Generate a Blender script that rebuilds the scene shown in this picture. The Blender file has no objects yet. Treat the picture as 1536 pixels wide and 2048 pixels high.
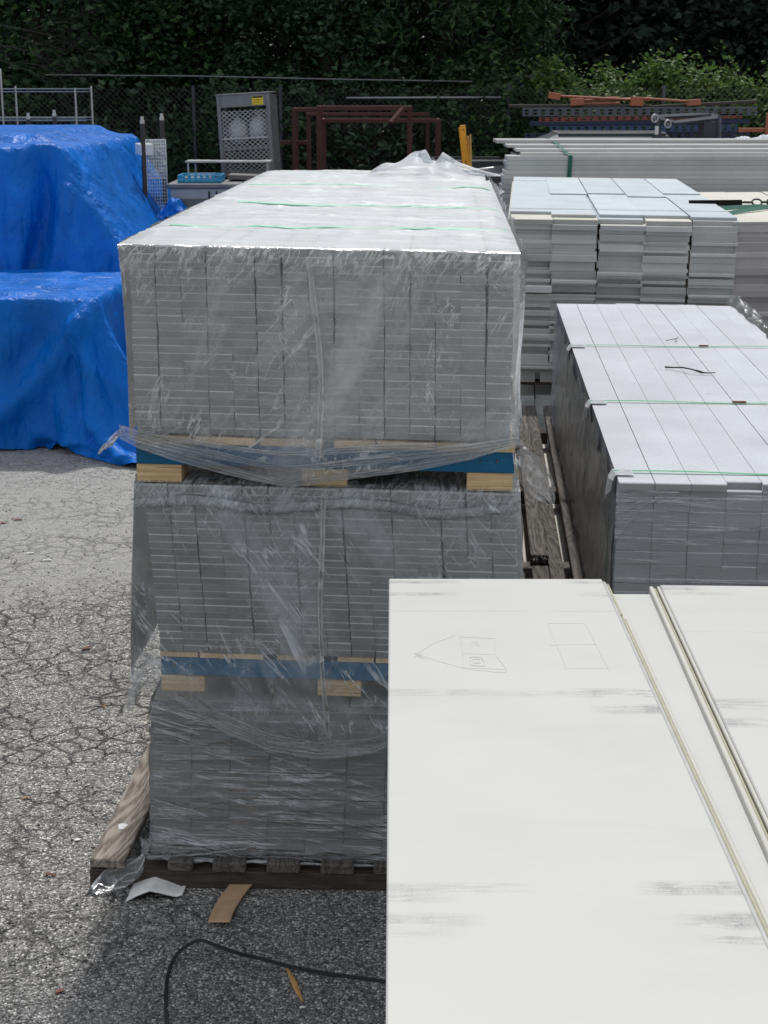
import bpy, math, random
import numpy as np
from math import radians as R, sin, cos, tan, atan, pi
from mathutils import Vector, Matrix
random.seed(7); rng = np.random.default_rng(11)
S = bpy.context.scene; C = S.collection
# ------------------------------------------------------------------ camera
F = 3078.0; TH = R(15.54); HC = 2.95
cd = bpy.data.cameras.new('camera'); cam = bpy.data.objects.new('camera', cd); C.objects.link(cam)
cd.sensor_fit = 'HORIZONTAL'; cd.sensor_width = 36; cd.lens = 36*F/1536
cd.clip_start = 0.05; cd.clip_end = 600
cd.dof.use_dof = True; cd.dof.focus_distance = 5.6; cd.dof.aperture_fstop = 22.0
cam.location = (0, 0, HC); cam.rotation_euler = (R(90)-TH, 0, 0)
S.camera = cam
S.render.resolution_x = 768; S.render.resolution_y = 1024
S.view_settings.view_transform = 'Standard'; S.view_settings.look = 'None'
S.view_settings.exposure = -0.10; S.view_settings.gamma = 1.0
# ------------------------------------------------------------------ light
SUN_EL, SUN_AZ = 56.0, 6.0          # azimuth measured from +Y (away from the camera) towards +X
W = bpy.data.worlds.new('World'); S.world = W; W.use_nodes = True
nt = W.node_tree; bg = nt.nodes['Background']; sk = nt.nodes.new('ShaderNodeTexSky')
sk.sky_type = 'NISHITA'; sk.sun_disc = False; sk.sun_elevation = R(SUN_EL); sk.sun_rotation = R(SUN_AZ)
sk.air_density = 1.0; sk.dust_density = .8; sk.ozone_density = 1.2
mxs = nt.nodes.new('ShaderNodeMix'); mxs.data_type = 'RGBA'; mxs.inputs[0].default_value = .70      # thin, even, bright haze over the blue
mxs.inputs[7].default_value = (6.9, 6.95, 7.0, 1); nt.links.new(sk.outputs[0], mxs.inputs[6]); nt.links.new(mxs.outputs[2], bg.inputs[0]); bg.inputs[1].default_value = 0.108
sl = bpy.data.lights.new('sun', 'SUN'); so = bpy.data.objects.new('sun', sl); C.objects.link(so)
sl.energy = 2.6; sl.angle = R(2.2); sl.color = (1.0, 0.975, 0.93)
sd = Vector((sin(R(SUN_AZ))*cos(R(SUN_EL)), cos(R(SUN_AZ))*cos(R(SUN_EL)), sin(R(SUN_EL))))
so.rotation_euler = sd.to_track_quat('Z', 'Y').to_euler(); so.location = (3, 6, 12)
cy = S.cycles
cy.max_bounces = 7; cy.transparent_max_bounces = 14; cy.diffuse_bounces = 3; cy.glossy_bounces = 3; cy.transmission_bounces = 4
cy.use_denoising = True; cy.caustics_reflective = False; cy.caustics_refractive = False
try: cy.sample_clamp_indirect = 6
except Exception: pass
# ------------------------------------------------------------------ placing helpers
def dep(py): return TH + atan((py-1024)/F)
def at(px, py, D):
    h = D*tan(dep(py)); zc = D*cos(TH)+h*sin(TH)
    return Vector(((px-768)/F*zc, D, HC-h))
def atz(px, py, z):
    return at(px, py, (HC-z)/tan(dep(py)))
# ------------------------------------------------------------------ numpy value noise
def _h(i, j, k, s):
    n = (i*374761393 + j*668265263 + k*2147483647 + s*1274126177) & 0xffffffff
    n = ((n ^ (n >> 13))*1274126177) & 0xffffffff
    return ((n ^ (n >> 16)) & 0xffff)/65535.0
def vn(x, y, z=0, s=0):
    x, y, z = np.broadcast_arrays(np.asarray(x, float), np.asarray(y, float), np.asarray(z, float))
    i, j, k = (np.floor(a).astype(np.int64) for a in (x, y, z))
    f, g, h = x-i, y-j, z-k
    f, g, h = (a*a*(3-2*a) for a in (f, g, h))
    r = 0
    for a in (0, 1):
        for b in (0, 1):
            for c in (0, 1):
                w = (f if a else 1-f)*(g if b else 1-g)*(h if c else 1-h)
                r = r + w*_h(i+a, j+b, k+c, s)
    return r
def fbm(x, y, z=0, s=0, o=4):
    r = 0; a = .5
    for q in range(o):
        r = r + a*vn(x*2**q, y*2**q, z*2**q, s+q); a *= .5
    return r
def ridge(x, y, z=0, s=0, p=2.0):
    return (1-np.abs(2*vn(x, y, z, s)-1))**p
# ------------------------------------------------------------------ object helpers
def tag(o, label=None, cat=None, group=None, kind=None):
    if label: o['label'] = label
    if cat: o['category'] = cat
    if group: o['group'] = group
    if kind: o['kind'] = kind
    return o
def empty(name, loc, rz=0, label=None, cat=None, group=None, roll=0, rx=0):
    o = bpy.data.objects.new(name, None); C.objects.link(o)
    o.location = loc; o.rotation_euler = (rx, roll, rz); o.empty_display_size = .1
    return tag(o, label, cat, group)
def mk(name, me, mat, parent=None, loc=None, rot=None):
    o = bpy.data.objects.new(name, me); C.objects.link(o)
    if mat is not None and not me.materials: me.materials.append(mat)
    if parent: o.parent = parent
    if loc is not None: o.location = loc
    if rot is not None: o.rotation_euler = rot
    return o
def npmesh(name, V, Fq, smooth=False):
    V = np.asarray(V, np.float32); Fq = np.asarray(Fq, np.int32)
    me = bpy.data.meshes.new(name); n = Fq.shape[1]
    me.vertices.add(len(V)); me.vertices.foreach_set('co', V.ravel())
    me.loops.add(Fq.size); me.loops.foreach_set('vertex_index', Fq.ravel())
    me.polygons.add(len(Fq)); me.polygons.foreach_set('loop_start', np.arange(0, Fq.size, n, dtype=np.int32))
    me.polygons.foreach_set('loop_total', np.full(len(Fq), n, np.int32))
    me.polygons.foreach_set('use_smooth', np.full(len(Fq), smooth, bool))
    me.update(calc_edges=True); me.validate()
    return me
class MB:
    def __init__(s): s.v = []; s.f = []
    def add(s, v, f):
        b = len(s.v); s.v += [tuple(p) for p in v]; s.f += [tuple(i+b for i in q) for q in f]
    def box(s, x0, x1, y0, y1, z0, z1, c=0.0, M=None):
        c = min(c, (x1-x0)*.4, (y1-y0)*.4, (z1-z0)*.4)
        X, Y, Z = (x0, x1), (y0, y1), (z0, z1)
        if c <= 0:
            v = [Vector((X[i], Y[j], Z[k])) for i in (0, 1) for j in (0, 1) for k in (0, 1)]
            f = [(0, 1, 3, 2), (4, 6, 7, 5), (0, 4, 5, 1), (2, 3, 7, 6), (0, 2, 6, 4), (1, 5, 7, 3)]
        else:
            v = []; ix = {}
            for i in (0, 1):
                for j in (0, 1):
                    for k in (0, 1):
                        p = [X[i], Y[j], Z[k]]; sg = [1-2*i, 1-2*j, 1-2*k]
                        for a in range(3):
                            q = list(p)
                            for b in range(3):
                                if b != a: q[b] += sg[b]*c
                            ix[(i, j, k, a)] = len(v); v.append(Vector(q))
            f = []
            for a in range(3):
                o = [b for b in range(3) if b != a]
                for e in (0, 1):
                    cyc = []
                    for (p, q) in ((0, 0), (1, 0), (1, 1), (0, 1)):
                        t = [0, 0, 0]; t[a] = e; t[o[0]] = p; t[o[1]] = q
                        cyc.append(ix[(t[0], t[1], t[2], a)])
                    f.append(tuple(cyc))
            for a in range(3):      # edges along axis a
                o = [b for b in range(3) if b != a]
                for p in (0, 1):
                    for q in (0, 1):
                        t0 = [0, 0, 0]; t1 = [0, 0, 0]; t1[a] = 1
                        for t in (t0, t1): t[o[0]] = p; t[o[1]] = q
                        f.append((ix[(*t0, o[0])], ix[(*t1, o[0])], ix[(*t1, o[1])], ix[(*t0, o[1])]))
            for i in (0, 1):
                for j in (0, 1):
                    for k in (0, 1): f.append((ix[(i, j, k, 0)], ix[(i, j, k, 1)], ix[(i, j, k, 2)]))
        if M is not None: v = [M @ p for p in v]
        s.add(v, f); return s
    def prism(s, x0, x1, y0, y1, z0, z1, c):
        pr = [(y0, z0), (y0, z1-c), (y0+c, z1), (y1-c, z1), (y1, z1-c), (y1, z0)]; n = len(pr)
        s.add([(x0, y, z) for y, z in pr]+[(x1, y, z) for y, z in pr], [(i, (i+1) % n, n+(i+1) % n, n+i) for i in range(n)]+[tuple(range(n))[::-1], tuple(range(n, 2*n))]); return s
    def tube(s, pts, r, n=8, cap=True):
        pts = [Vector(p) for p in pts]; rs = r if isinstance(r, (list, tuple)) else [r]*len(pts)
        v = []; f = []; up = None
        for i, p in enumerate(pts):
            t = (pts[min(i+1, len(pts)-1)]-pts[max(i-1, 0)]).normalized()
            if up is None:
                up = Vector((0, 0, 1)) if abs(t.z) < .9 else Vector((1, 0, 0))
            a = t.cross(up).normalized(); b = a.cross(t).normalized(); up = b
            for k in range(n):
                w = 2*pi*k/n; v.append(p+(a*cos(w)+b*sin(w))*rs[i])
        for i in range(len(pts)-1):
            for k in range(n):
                f.append((i*n+k, i*n+(k+1) % n, (i+1)*n+(k+1) % n, (i+1)*n+k))
        if cap: f += [tuple(range(n))[::-1], tuple((len(pts)-1)*n+k for k in range(n))]
        s.add(v, f); return s
    def strip(s, pts, w, nrm=Vector((0, 0, 1)), th=0.0):
        """flat band through pts, width w, given thickness"""
        pts = [Vector(p) for p in pts]; v = []; f = []
        for i, p in enumerate(pts):
            t = (pts[min(i+1, len(pts)-1)]-pts[max(i-1, 0)]).normalized()
            n_ = nrm[i] if isinstance(nrm, list) else nrm
            a = t.cross(n_).normalized()*w/2; n_ = n_.normalized()*max(th, 1e-4)
            v += [p-a, p+a, p+a+n_, p-a+n_]
        for i in range(len(pts)-1):
            for k in range(4): f.append((4*i+k, 4*i+(k+1) % 4, 4*i+4+(k+1) % 4, 4*i+4+k))
        m = 4*(len(pts)-1); f += [(3, 2, 1, 0), (m, m+1, m+2, m+3)]
        s.add(v, f); return s
    def mesh(s, name='m', smooth=False):
        me = bpy.data.meshes.new(name); me.from_pydata(s.v, [], s.f); me.update()
        import bmesh
        b = bmesh.new(); b.from_mesh(me); bmesh.ops.recalc_face_normals(b, faces=b.faces); b.to_mesh(me); b.free()
        if smooth: me.polygons.foreach_set('use_smooth', [True]*len(me.polygons))
        return me
    def build(s, name, mat, parent=None, loc=None, rot=None, smooth=False):
        return mk(name, s.mesh(name, smooth), mat, parent, loc, rot)
def grid(nu, nv, fn, smooth=True, name='sheet'):
    u, v = np.meshgrid(np.linspace(0, 1, nu), np.linspace(0, 1, nv))
    P = fn(u, v); P = np.stack([np.broadcast_to(a, u.shape) for a in P], -1).reshape(-1, 3)
    i = np.arange(nv-1)[:, None]*nu+np.arange(nu-1)[None]; i = i.ravel()
    return P, np.stack([i, i+1, i+nu+1, i+nu], 1)
def merge(parts, name='sheet', smooth=True):
    V = []; Q = []; b = 0
    for P, q in parts: V.append(P); Q.append(q+b); b += len(P)
    return npmesh(name, np.concatenate(V), np.concatenate(Q), smooth)
# ------------------------------------------------------------------ node material helpers
class NT:
    def __init__(s, name):
        s.m = bpy.data.materials.new(name); s.m.use_nodes = True
        s.t = s.m.node_tree; s.n = s.t.nodes; s.p = s.n['Principled BSDF']; s.out = s.n['Material Output']
    def N(s, typ, **kw):
        n = s.n.new('ShaderNode'+typ)
        for k, v in kw.items():
            if k.startswith('i_'):
                key = k[2:]; key = int(key) if key.isdigit() else key.replace('_', ' ')
                if hasattr(v, 'is_output'): s.t.links.new(v, n.inputs[key])
                else: n.inputs[key].default_value = v
            else: setattr(n, k, v)
        return n
    def L(s, a, b): s.t.links.new(a, b)
    def co(s, kind='Object', scale=(1, 1, 1), rot=(0, 0, 0), loc=(0, 0, 0)):
        tc = s.N('TexCoord'); mp = s.N('Mapping')
        mp.inputs['Scale'].default_value = scale; mp.inputs['Rotation'].default_value = rot; mp.inputs['Location'].default_value = loc
        src = tc.outputs[kind]
        if any(rot):
            m0 = s.N('Mapping'); m0.inputs['Rotation'].default_value = rot; s.L(src, m0.inputs[0]); src = m0.outputs[0]; mp.inputs['Rotation'].default_value = (0, 0, 0)
        s.L(src, mp.inputs[0]); return mp.outputs[0]
    def wco(s, scale=(1, 1, 1), rot=(0, 0, 0), loc=(0, 0, 0)):
        g = s.N('NewGeometry'); mp = s.N('Mapping')
        mp.inputs['Scale'].default_value = scale; mp.inputs['Rotation'].default_value = rot; mp.inputs['Location'].default_value = loc
        s.L(g.outputs['Position'], mp.inputs[0]); return mp.outputs[0]
    def noise(s, co, sc, det=4, rough=.55, dist=0.0):
        n = s.N('TexNoise'); s.L(co, n.inputs['Vector']); n.inputs['Scale'].default_value = sc
        n.inputs['Detail'].default_value = det; n.inputs['Roughness'].default_value = rough; n.inputs['Distortion'].default_value = dist
        return n.outputs['Fac']
    def vor(s, co, sc, feat='F1', rnd=1.0):
        n = s.N('TexVoronoi', feature=feat); s.L(co, n.inputs['Vector']); n.inputs['Scale'].default_value = sc
        n.inputs['Randomness'].default_value = rnd; return n
    def ramp(s, fac, stops, interp='LINEAR'):
        n = s.N('ValToRGB'); s.L(fac, n.inputs[0]); e = n.color_ramp.elements; n.color_ramp.interpolation = interp
        while len(e) < len(stops): e.new(.5)
        for a, (p, c) in zip(e, stops):
            a.position = p; a.color = (c, c, c, 1) if not hasattr(c, '__len__') else (*c, 1)
        return n.outputs[0]
    def math(s, op, a, b=0.0, c=None, clamp=False):
        n = s.N('Math', operation=op, use_clamp=clamp)
        for i, v in enumerate((a, b) if c is None else (a, b, c)):
            if hasattr(v, 'is_output'): s.L(v, n.inputs[i])
            else: n.inputs[i].default_value = v
        return n.outputs[0]
    def mix(s, fac, a, b, mode='MIX'):
        n = s.N('Mix', data_type='RGBA', blend_type=mode)
        for key, v in ((0, fac), (6, a), (7, b)):
            if hasattr(v, 'is_output'): s.L(v, n.inputs[key])
            elif hasattr(v, '__len__'): n.inputs[key].default_value = (*v[:3], 1)
            else: n.inputs[key].default_value = v
        return n.outputs[2]
    def mr(s, v, a, b, c=0.0, d=1.0):
        n = s.N('MapRange'); s.L(v, n.inputs[0])
        for i, q in enumerate((a, b, c, d)): n.inputs[i+1].default_value = q
        return n.outputs[0]
    def bump(s, h, strength=.5, dist=.01, prev=None):
        n = s.N('Bump'); s.L(h, n.inputs['Height']); n.inputs['Strength'].default_value = strength; n.inputs['Distance'].default_value = dist
        if prev is not None: s.L(prev, n.inputs['Normal'])
        return n.outputs[0]
    def base(s, c, rough=.7, metal=0.0, normal=None, spec=None):
        p = s.p
        if hasattr(c, 'is_output'): s.L(c, p.inputs['Base Color'])
        else: p.inputs['Base Color'].default_value = (*c, 1)
        if hasattr(rough, 'is_output'): s.L(rough, p.inputs['Roughness'])
        else: p.inputs['Roughness'].default_value = rough
        p.inputs['Metallic'].default_value = metal
        if spec is not None: p.inputs['Specular IOR Level'].default_value = spec
        if normal is not None: s.L(normal, p.inputs['Normal'])
        return s.m
    def rnd(s):     # random value per object and per loose piece
        a = s.N('ObjectInfo').outputs['Random']; b = s.N('NewGeometry').outputs['Random Per Island']
        return s.math('FRACT', s.math('ADD', a, b))
def m_plain(name, col, rough=.6, metal=0.0, var=.15, sc=6, bump=.15, fine=90, spec=None):
    t = NT(name); co = t.co()
    n = t.noise(co, sc, 6, .6); f = t.mr(n, .25, .75, 1-var, 1+var)
    c = t.mix(1.0, col, f, 'MULTIPLY')
    return t.base(c, t.mr(n, .2, .8, rough*.85, min(1, rough*1.15)), metal, t.bump(t.noise(co, fine, 3), bump, .002), spec)
def m_board(name, face, end, axis='Y', tint=.13, light_rows=None):
    """fibre cement board: primed long faces, raw cut ends"""
    t = NT(name); co = t.co(); wo = t.wco()
    tc = t.N('TexCoord'); sp = t.N('SeparateXYZ'); t.L(tc.outputs['Normal'], sp.inputs[0])
    isend = t.math('GREATER_THAN', t.math('ABSOLUTE', sp.outputs[axis]), .9)
    c = t.mix(isend, face, end)
    r = t.rnd()
    c = t.mix(1.0, c, t.mr(r, 0, 1, 1-tint, 1+tint), 'MULTIPLY')
    n1 = t.noise(wo, 3.0, 5, .6); c = t.mix(1.0, c, t.mr(n1, .2, .8, .88, 1.10), 'MULTIPLY')
    n2 = t.noise(wo, 220, 3, .7); c = t.mix(1.0, c, t.mr(n2, .25, .75, .82, 1.16), 'MULTIPLY')
    st = t.mr(t.noise(wo, 14, 6, .75, .4), .62, .74, 0, .35); c = t.mix(st, c, (.26, .25, .23))
    return t.base(c, .85, 0, t.bump(n2, .35, .001), .25)
def m_wood(name, c1, c2, axis='Y', sc=1.0, rough=.8, weath=0.0, contrast=1.0):
    t = NT(name); k = {'X': (.12, 1, 1), 'Y': (1, .12, 1), 'Z': (1, 1, .12)}[axis]
    co = t.co(scale=tuple(a*sc for a in k)); r = t.rnd()
    ad = t.N('VectorMath', operation='ADD'); t.L(co, ad.inputs[0])
    cb = t.N('CombineXYZ'); 
    for i in range(3): t.L(t.math('MULTIPLY', r, 7.3+i*3.1), cb.inputs[i])
    t.L(cb.outputs[0], ad.inputs[1]); v = ad.outputs[0]
    n0 = t.noise(v, 5, 3, .5, .6)
    w = t.math('SINE', t.math('MULTIPLY', t.math('ADD', n0, 0.0), 140.0)); w = t.mr(w, -1, 1, 0, 1)
    fine = t.noise(v, 120, 4, .7)
    g = t.math('ADD', t.math('MULTIPLY', w, .5*contrast), t.math('MULTIPLY', t.mr(fine, .3, .7), .6), clamp=True)
    c = t.mix(g, c1, c2)
    c = t.mix(1.0, c, t.mr(r, 0, 1, .82, 1.15), 'MULTIPLY')
    kn = t.vor(t.co(scale=(1, .45, 1) if axis == 'Y' else (.45, 1, 1)), 3.4).outputs['Distance']
    kc = t.mr(kn, .035, .09, .75, 0); c = t.mix(kc, c, tuple(a*.3 for a in c1))
    if weath:
        ck = t.mr(t.noise(v, 38, 5, .8), .60, .66, 0, weath); c = t.mix(ck, c, tuple(a*.22 for a in c1))
    gm = t.mr(t.noise(t.wco(), 11, 5, .7), .52, .72, 0, .35); c = t.mix(gm, c, tuple(a*.35 for a in c1))
    b = t.bump(g, .5, .0025)
    return t.base(c, rough, 0, b, .2)
def m_film(name, milk=.12, contrast=.35, streak=(9, 9, 2.5), rot=(0, 0, 0), fine=60, bump=.6, tint=(.90, .93, .96), gloss=.9, streak2=None, rot2=(0, 0, 0), thr=(.45, .75), world=False, rough=.22):
    t = NT(name); g = t.co
    co = t.co(scale=streak, rot=rot)
    n1 = t.noise(co, 1.0, 7, .62, .5)
    m = t.mr(n1, thr[0], thr[1], 0, 1)
    hgt = n1
    if streak2:
        n2 = t.noise(t.co(scale=streak2, rot=rot2), 1.0, 7, .6, .4)
        m = t.math('MAXIMUM', m, t.mr(n2, thr[0]+.06, thr[1]+.02, 0, .85)); hgt = t.math('ADD', n1, n2)
    big = t.noise(t.co(), 1.7, 3, .5); m = t.math('MULTIPLY', m, t.mr(big, .3, .7, .35, 1.1))
    fac = t.math('ADD', t.math('MULTIPLY', m, contrast), milk, clamp=True)
    cr = t.noise(t.co(), fine, 5, .7)
    nb = t.bump(hgt, bump, .02); nb = t.bump(cr, bump*.5, .003, nb)
    tr = t.N('BsdfTransparent'); tr.inputs[0].default_value = (.97, .98, .985, 1)
    df = t.N('BsdfDiffuse'); df.inputs[0].default_value = (*tint, 1); t.L(nb, df.inputs['Normal'])
    tl = t.N('BsdfTranslucent'); tl.inputs[0].default_value = (*tint, 1); t.L(nb, tl.inputs['Normal'])
    m1 = t.N('MixShader'); m1.inputs[0].default_value = .30; t.L(df.outputs[0], m1.inputs[1]); t.L(tl.outputs[0], m1.inputs[2])
    m2 = t.N('MixShader'); t.L(fac, m2.inputs[0]); t.L(tr.outputs[0], m2.inputs[1]); t.L(m1.outputs[0], m2.inputs[2])
    gl = t.N('BsdfGlossy'); gl.inputs['Roughness'].default_value = rough; t.L(nb, gl.inputs['Normal'])
    fr = t.N('Fresnel'); fr.inputs[0].default_value = 1.45; t.L(nb, fr.inputs['Normal'])
    m3 = t.N('MixShader'); t.L(t.math('MULTIPLY', fr.outputs[0], gloss, clamp=True), m3.inputs[0]); t.L(m2.outputs[0], m3.inputs[1]); t.L(gl.outputs[0], m3.inputs[2])
    t.L(m3.outputs[0], t.out.inputs[0]); t.n.remove(t.p)
    return t.m
def m_cover(name, milk, haze, hz_co, crease, topz=None, pleat=.7, tint=(.90, .925, .95), gloss=1.0, rough=.2, bump=.8, patch=(.42, .62)):
    '''thin film: base milkiness, soft hazy areas, and fine crease lines with painted-on highlights. hz_co = (stretch, rot); crease = list of (stretch, rot, distortion, width, gain)'''
    t = NT(name)
    hn = t.noise(t.co(scale=hz_co[0], rot=hz_co[1]), 1.0, 5, .6, 1.0); fac = t.math('ADD', t.math('MULTIPLY', t.mr(hn, .46, .70), haze), milk); hgt = hn
    pt = t.mr(t.noise(t.co(loc=(3.1, 0, 1.7)), 3.2, 3, .6), patch[0], patch[1], .12, 1)
    nb = None
    for k, (sc, rot, dist, wd, gain) in enumerate(crease):
        n = t.noise(t.co(scale=sc, rot=rot, loc=(k*3.3, k*1.7, k*2.9)), 1.0, 4, .55, dist)
        l = t.math('SUBTRACT', 1.0, t.math('DIVIDE', t.math('ABSOLUTE', t.math('SUBTRACT', n, .5)), wd), clamp=True)
        br = t.mr(t.noise(t.co(loc=(k*5.1, 0, k*2.2)), 7, 3, .6), .42, .60, .05, 1)
        l = t.math('MULTIPLY', t.math('POWER', l, 1.5), t.math('MULTIPLY', br, pt)); fac = t.math('ADD', fac, t.math('MULTIPLY', l, gain))  # crease highlights painted into the film as whiter, less clear lines
        nb = t.bump(n, bump*.5, .015, nb); nb = t.bump(l, bump*.5, .004, nb)
    if topz is not None:     # highlights of short strained pleats under the top edge, painted into the opacity
        sp = t.N('SeparateXYZ'); t.L(t.co(), sp.inputs[0]); w = t.mr(sp.outputs[2], topz-.11, topz-.015, 0, 1)
        n = t.noise(t.co(scale=(34, 3, 9), rot=(0, -.6, 0)), 1.0, 3, .5, .6); l = t.math('SUBTRACT', 1.0, t.math('DIVIDE', t.math('ABSOLUTE', t.math('SUBTRACT', n, .5)), .055), clamp=True)
        fac = t.math('ADD', fac, t.math('MULTIPLY', t.math('MULTIPLY', l, w), pleat))
    fac = t.math('MINIMUM', fac, .97); nb = t.bump(t.noise(t.co(), 60, 4, .7), bump*.35, .002, nb)
    tr = t.N('BsdfTransparent'); tr.inputs[0].default_value = (.97, .98, .985, 1)
    df = t.N('BsdfDiffuse'); df.inputs[0].default_value = (*tint, 1); t.L(nb, df.inputs['Normal'])
    tl = t.N('BsdfTranslucent'); tl.inputs[0].default_value = (*tint, 1); t.L(nb, tl.inputs['Normal'])
    m1 = t.N('MixShader'); m1.inputs[0].default_value = .35; t.L(df.outputs[0], m1.inputs[1]); t.L(tl.outputs[0], m1.inputs[2])
    m2 = t.N('MixShader'); t.L(fac, m2.inputs[0]); t.L(tr.outputs[0], m2.inputs[1]); t.L(m1.outputs[0], m2.inputs[2])
    gl = t.N('BsdfGlossy'); gl.inputs['Roughness'].default_value = rough; t.L(nb, gl.inputs['Normal'])
    fr = t.N('Fresnel'); fr.inputs[0].default_value = 1.45; t.L(nb, fr.inputs['Normal'])
    m3 = t.N('MixShader'); t.L(t.math('MULTIPLY', fr.outputs[0], gloss, clamp=True), m3.inputs[0]); t.L(m2.outputs[0], m3.inputs[1]); t.L(gl.outputs[0], m3.inputs[2])
    t.L(m3.outputs[0], t.out.inputs[0]); t.n.remove(t.p); return t.m
M = {}
H1_ = .0262*25; H2_ = .0262*24
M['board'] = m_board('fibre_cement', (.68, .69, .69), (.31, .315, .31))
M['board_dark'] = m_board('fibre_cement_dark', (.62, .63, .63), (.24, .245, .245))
M['board_r'] = m_board('fibre_cement_smooth', (.60, .625, .665), (.31, .32, .33), tint=.03)
M['board_b'] = m_board('fibre_cement_siding', (.72, .72, .68), (.53, .55, .55), tint=.2)
M['board_blue'] = m_board('primed_siding_blue', (.60, .665, .71), (.46, .48, .48), tint=.05)
M['board_cream'] = m_board('primed_siding_cream', (.68, .66, .59), (.42, .42, .41), tint=.06)
M['board_c'] = m_board('fibre_cement_siding_reddish', (.70, .68, .66), (.47, .45, .46), tint=.2)
M['board_x'] = m_board('fibre_cement_trim', (.52, .53, .52), (.50, .50, .47), axis='X', tint=.16)
M['wood'] = m_wood('new_pine', (.62, .42, .22), (.76, .60, .38), 'Y', 1.0)
def m_ply():
    t = NT('laminated_block'); r_ = t.rnd(); v = t.co(scale=(1.2, 1.2, 60)); sh = t.N('VectorMath', operation='ADD'); t.L(v, sh.inputs[0]); cb = t.N('CombineXYZ'); t.L(t.math('MULTIPLY', r_, 40.0), cb.inputs[2]); t.L(cb.outputs[0], sh.inputs[1])
    n = t.noise(sh.outputs[0], 1.6, 3, .6, .3); c = t.mix(t.mr(n, .35, .65), (.60, .40, .20), (.80, .62, .37)); ln = t.mr(t.noise(sh.outputs[0], 2.6, 2, .5, .5), .60, .66, 0, .75); c = t.mix(ln, c, (.16, .075, .03))
    fine = t.noise(t.co(scale=(1, 1, 14)), 40, 4, .7); c = t.mix(1.0, c, t.mr(fine, .3, .7, .8, 1.12), 'MULTIPLY'); return t.base(c, .8, 0, t.bump(n, .5, .003), .2)
M['wood_x'] = m_ply()
M['weath'] = m_wood('weathered_timber', (.10, .078, .062), (.34, .30, .26), 'Y', .9, .9, .7, 1.5)
M['weath_d'] = m_wood('dark_weathered_timber', (.06, .053, .048), (.17, .155, .143), 'Y', .9, .9, .6, 1.3)
M['weath_g'] = m_wood('grey_brown_timber', (.048, .043, .039), (.19, .172, .158), 'Y', .9, .9, .7, 1.3)
M['weath_x'] = m_wood('weathered_beam', (.06, .045, .038), (.13, .105, .09), 'X', .9, .9, .4)
def m_paintwood(name, c):
    t = NT(name); co = t.co(scale=(.15, 1, 1)); n = t.noise(co, 60, 5, .7); c2 = t.mix(1.0, c, t.mr(n, .2, .8, .72, 1.2), 'MULTIPLY')
    w = t.mr(t.noise(t.co(scale=(.5, 1, 1)), 40, 5, .8), .66, .7, 0, .8); c2 = t.mix(w, c2, (.35, .33, .28))
    return t.base(c2, .6, 0, t.bump(n, .4, .002), .3)
M['blue'] = m_paintwood('blue_painted_wood', (.008, .13, .27))
def m_tarp():
    t = NT('blue_tarpaulin'); wv = t.wco(); n = t.noise(wv, 1.6, 5, .6, .8); b = None
    for sc, rot, k, st, di in (((1, 1, .40), (.1, .5, 0), 2.4, .7, .14), ((1, 1, .40), (0, -.5, .5), 6.0, .6, .075), ((1, 1, .5), (.4, .2, 0), 13, .6, .034), ((1, .8, .5), (.8, .3, 0), 29, .6, .012)):
        dv = t.N('VectorMath', operation='ADD'); c0 = t.wco(scale=sc, rot=rot); t.L(c0, dv.inputs[0]); nz = t.N('TexNoise'); t.L(c0, nz.inputs['Vector']); nz.inputs['Scale'].default_value = k*.7; nz.inputs['Detail'].default_value = 2
        sv = t.N('VectorMath', operation='SCALE'); t.L(nz.outputs['Color'], sv.inputs[0]); sv.inputs['Scale'].default_value = .5/k; t.L(sv.outputs[0], dv.inputs[1])
        h = t.vor(dv.outputs[0], k, 'DISTANCE_TO_EDGE').outputs['Distance']; msk = t.mr(t.noise(wv, k*.5, 2), .4, .6, .15, 1)
        b = t.bump(t.math('MULTIPLY', h, msk), st, di, b)
    w1 = t.N('TexWave', wave_type='BANDS', bands_direction='X'); t.L(t.wco(rot=(0, .3, 0)), w1.inputs[0]); w1.inputs['Scale'].default_value = 110
    b = t.bump(w1.outputs['Fac'], .06, .001, b)
    c = t.mix(t.mr(n, .3, .7), (.0005, .115, .46), (.001, .175, .72)); fd = t.mr(t.noise(wv, 4, 6, .7), .58, .75, 0, .25); c = t.mix(fd, c, (.05, .20, .62))
    return t.base(c, t.mr(n, .2, .8, .38, .50), 0, b, .17)
M['tarp'] = m_tarp()
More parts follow.
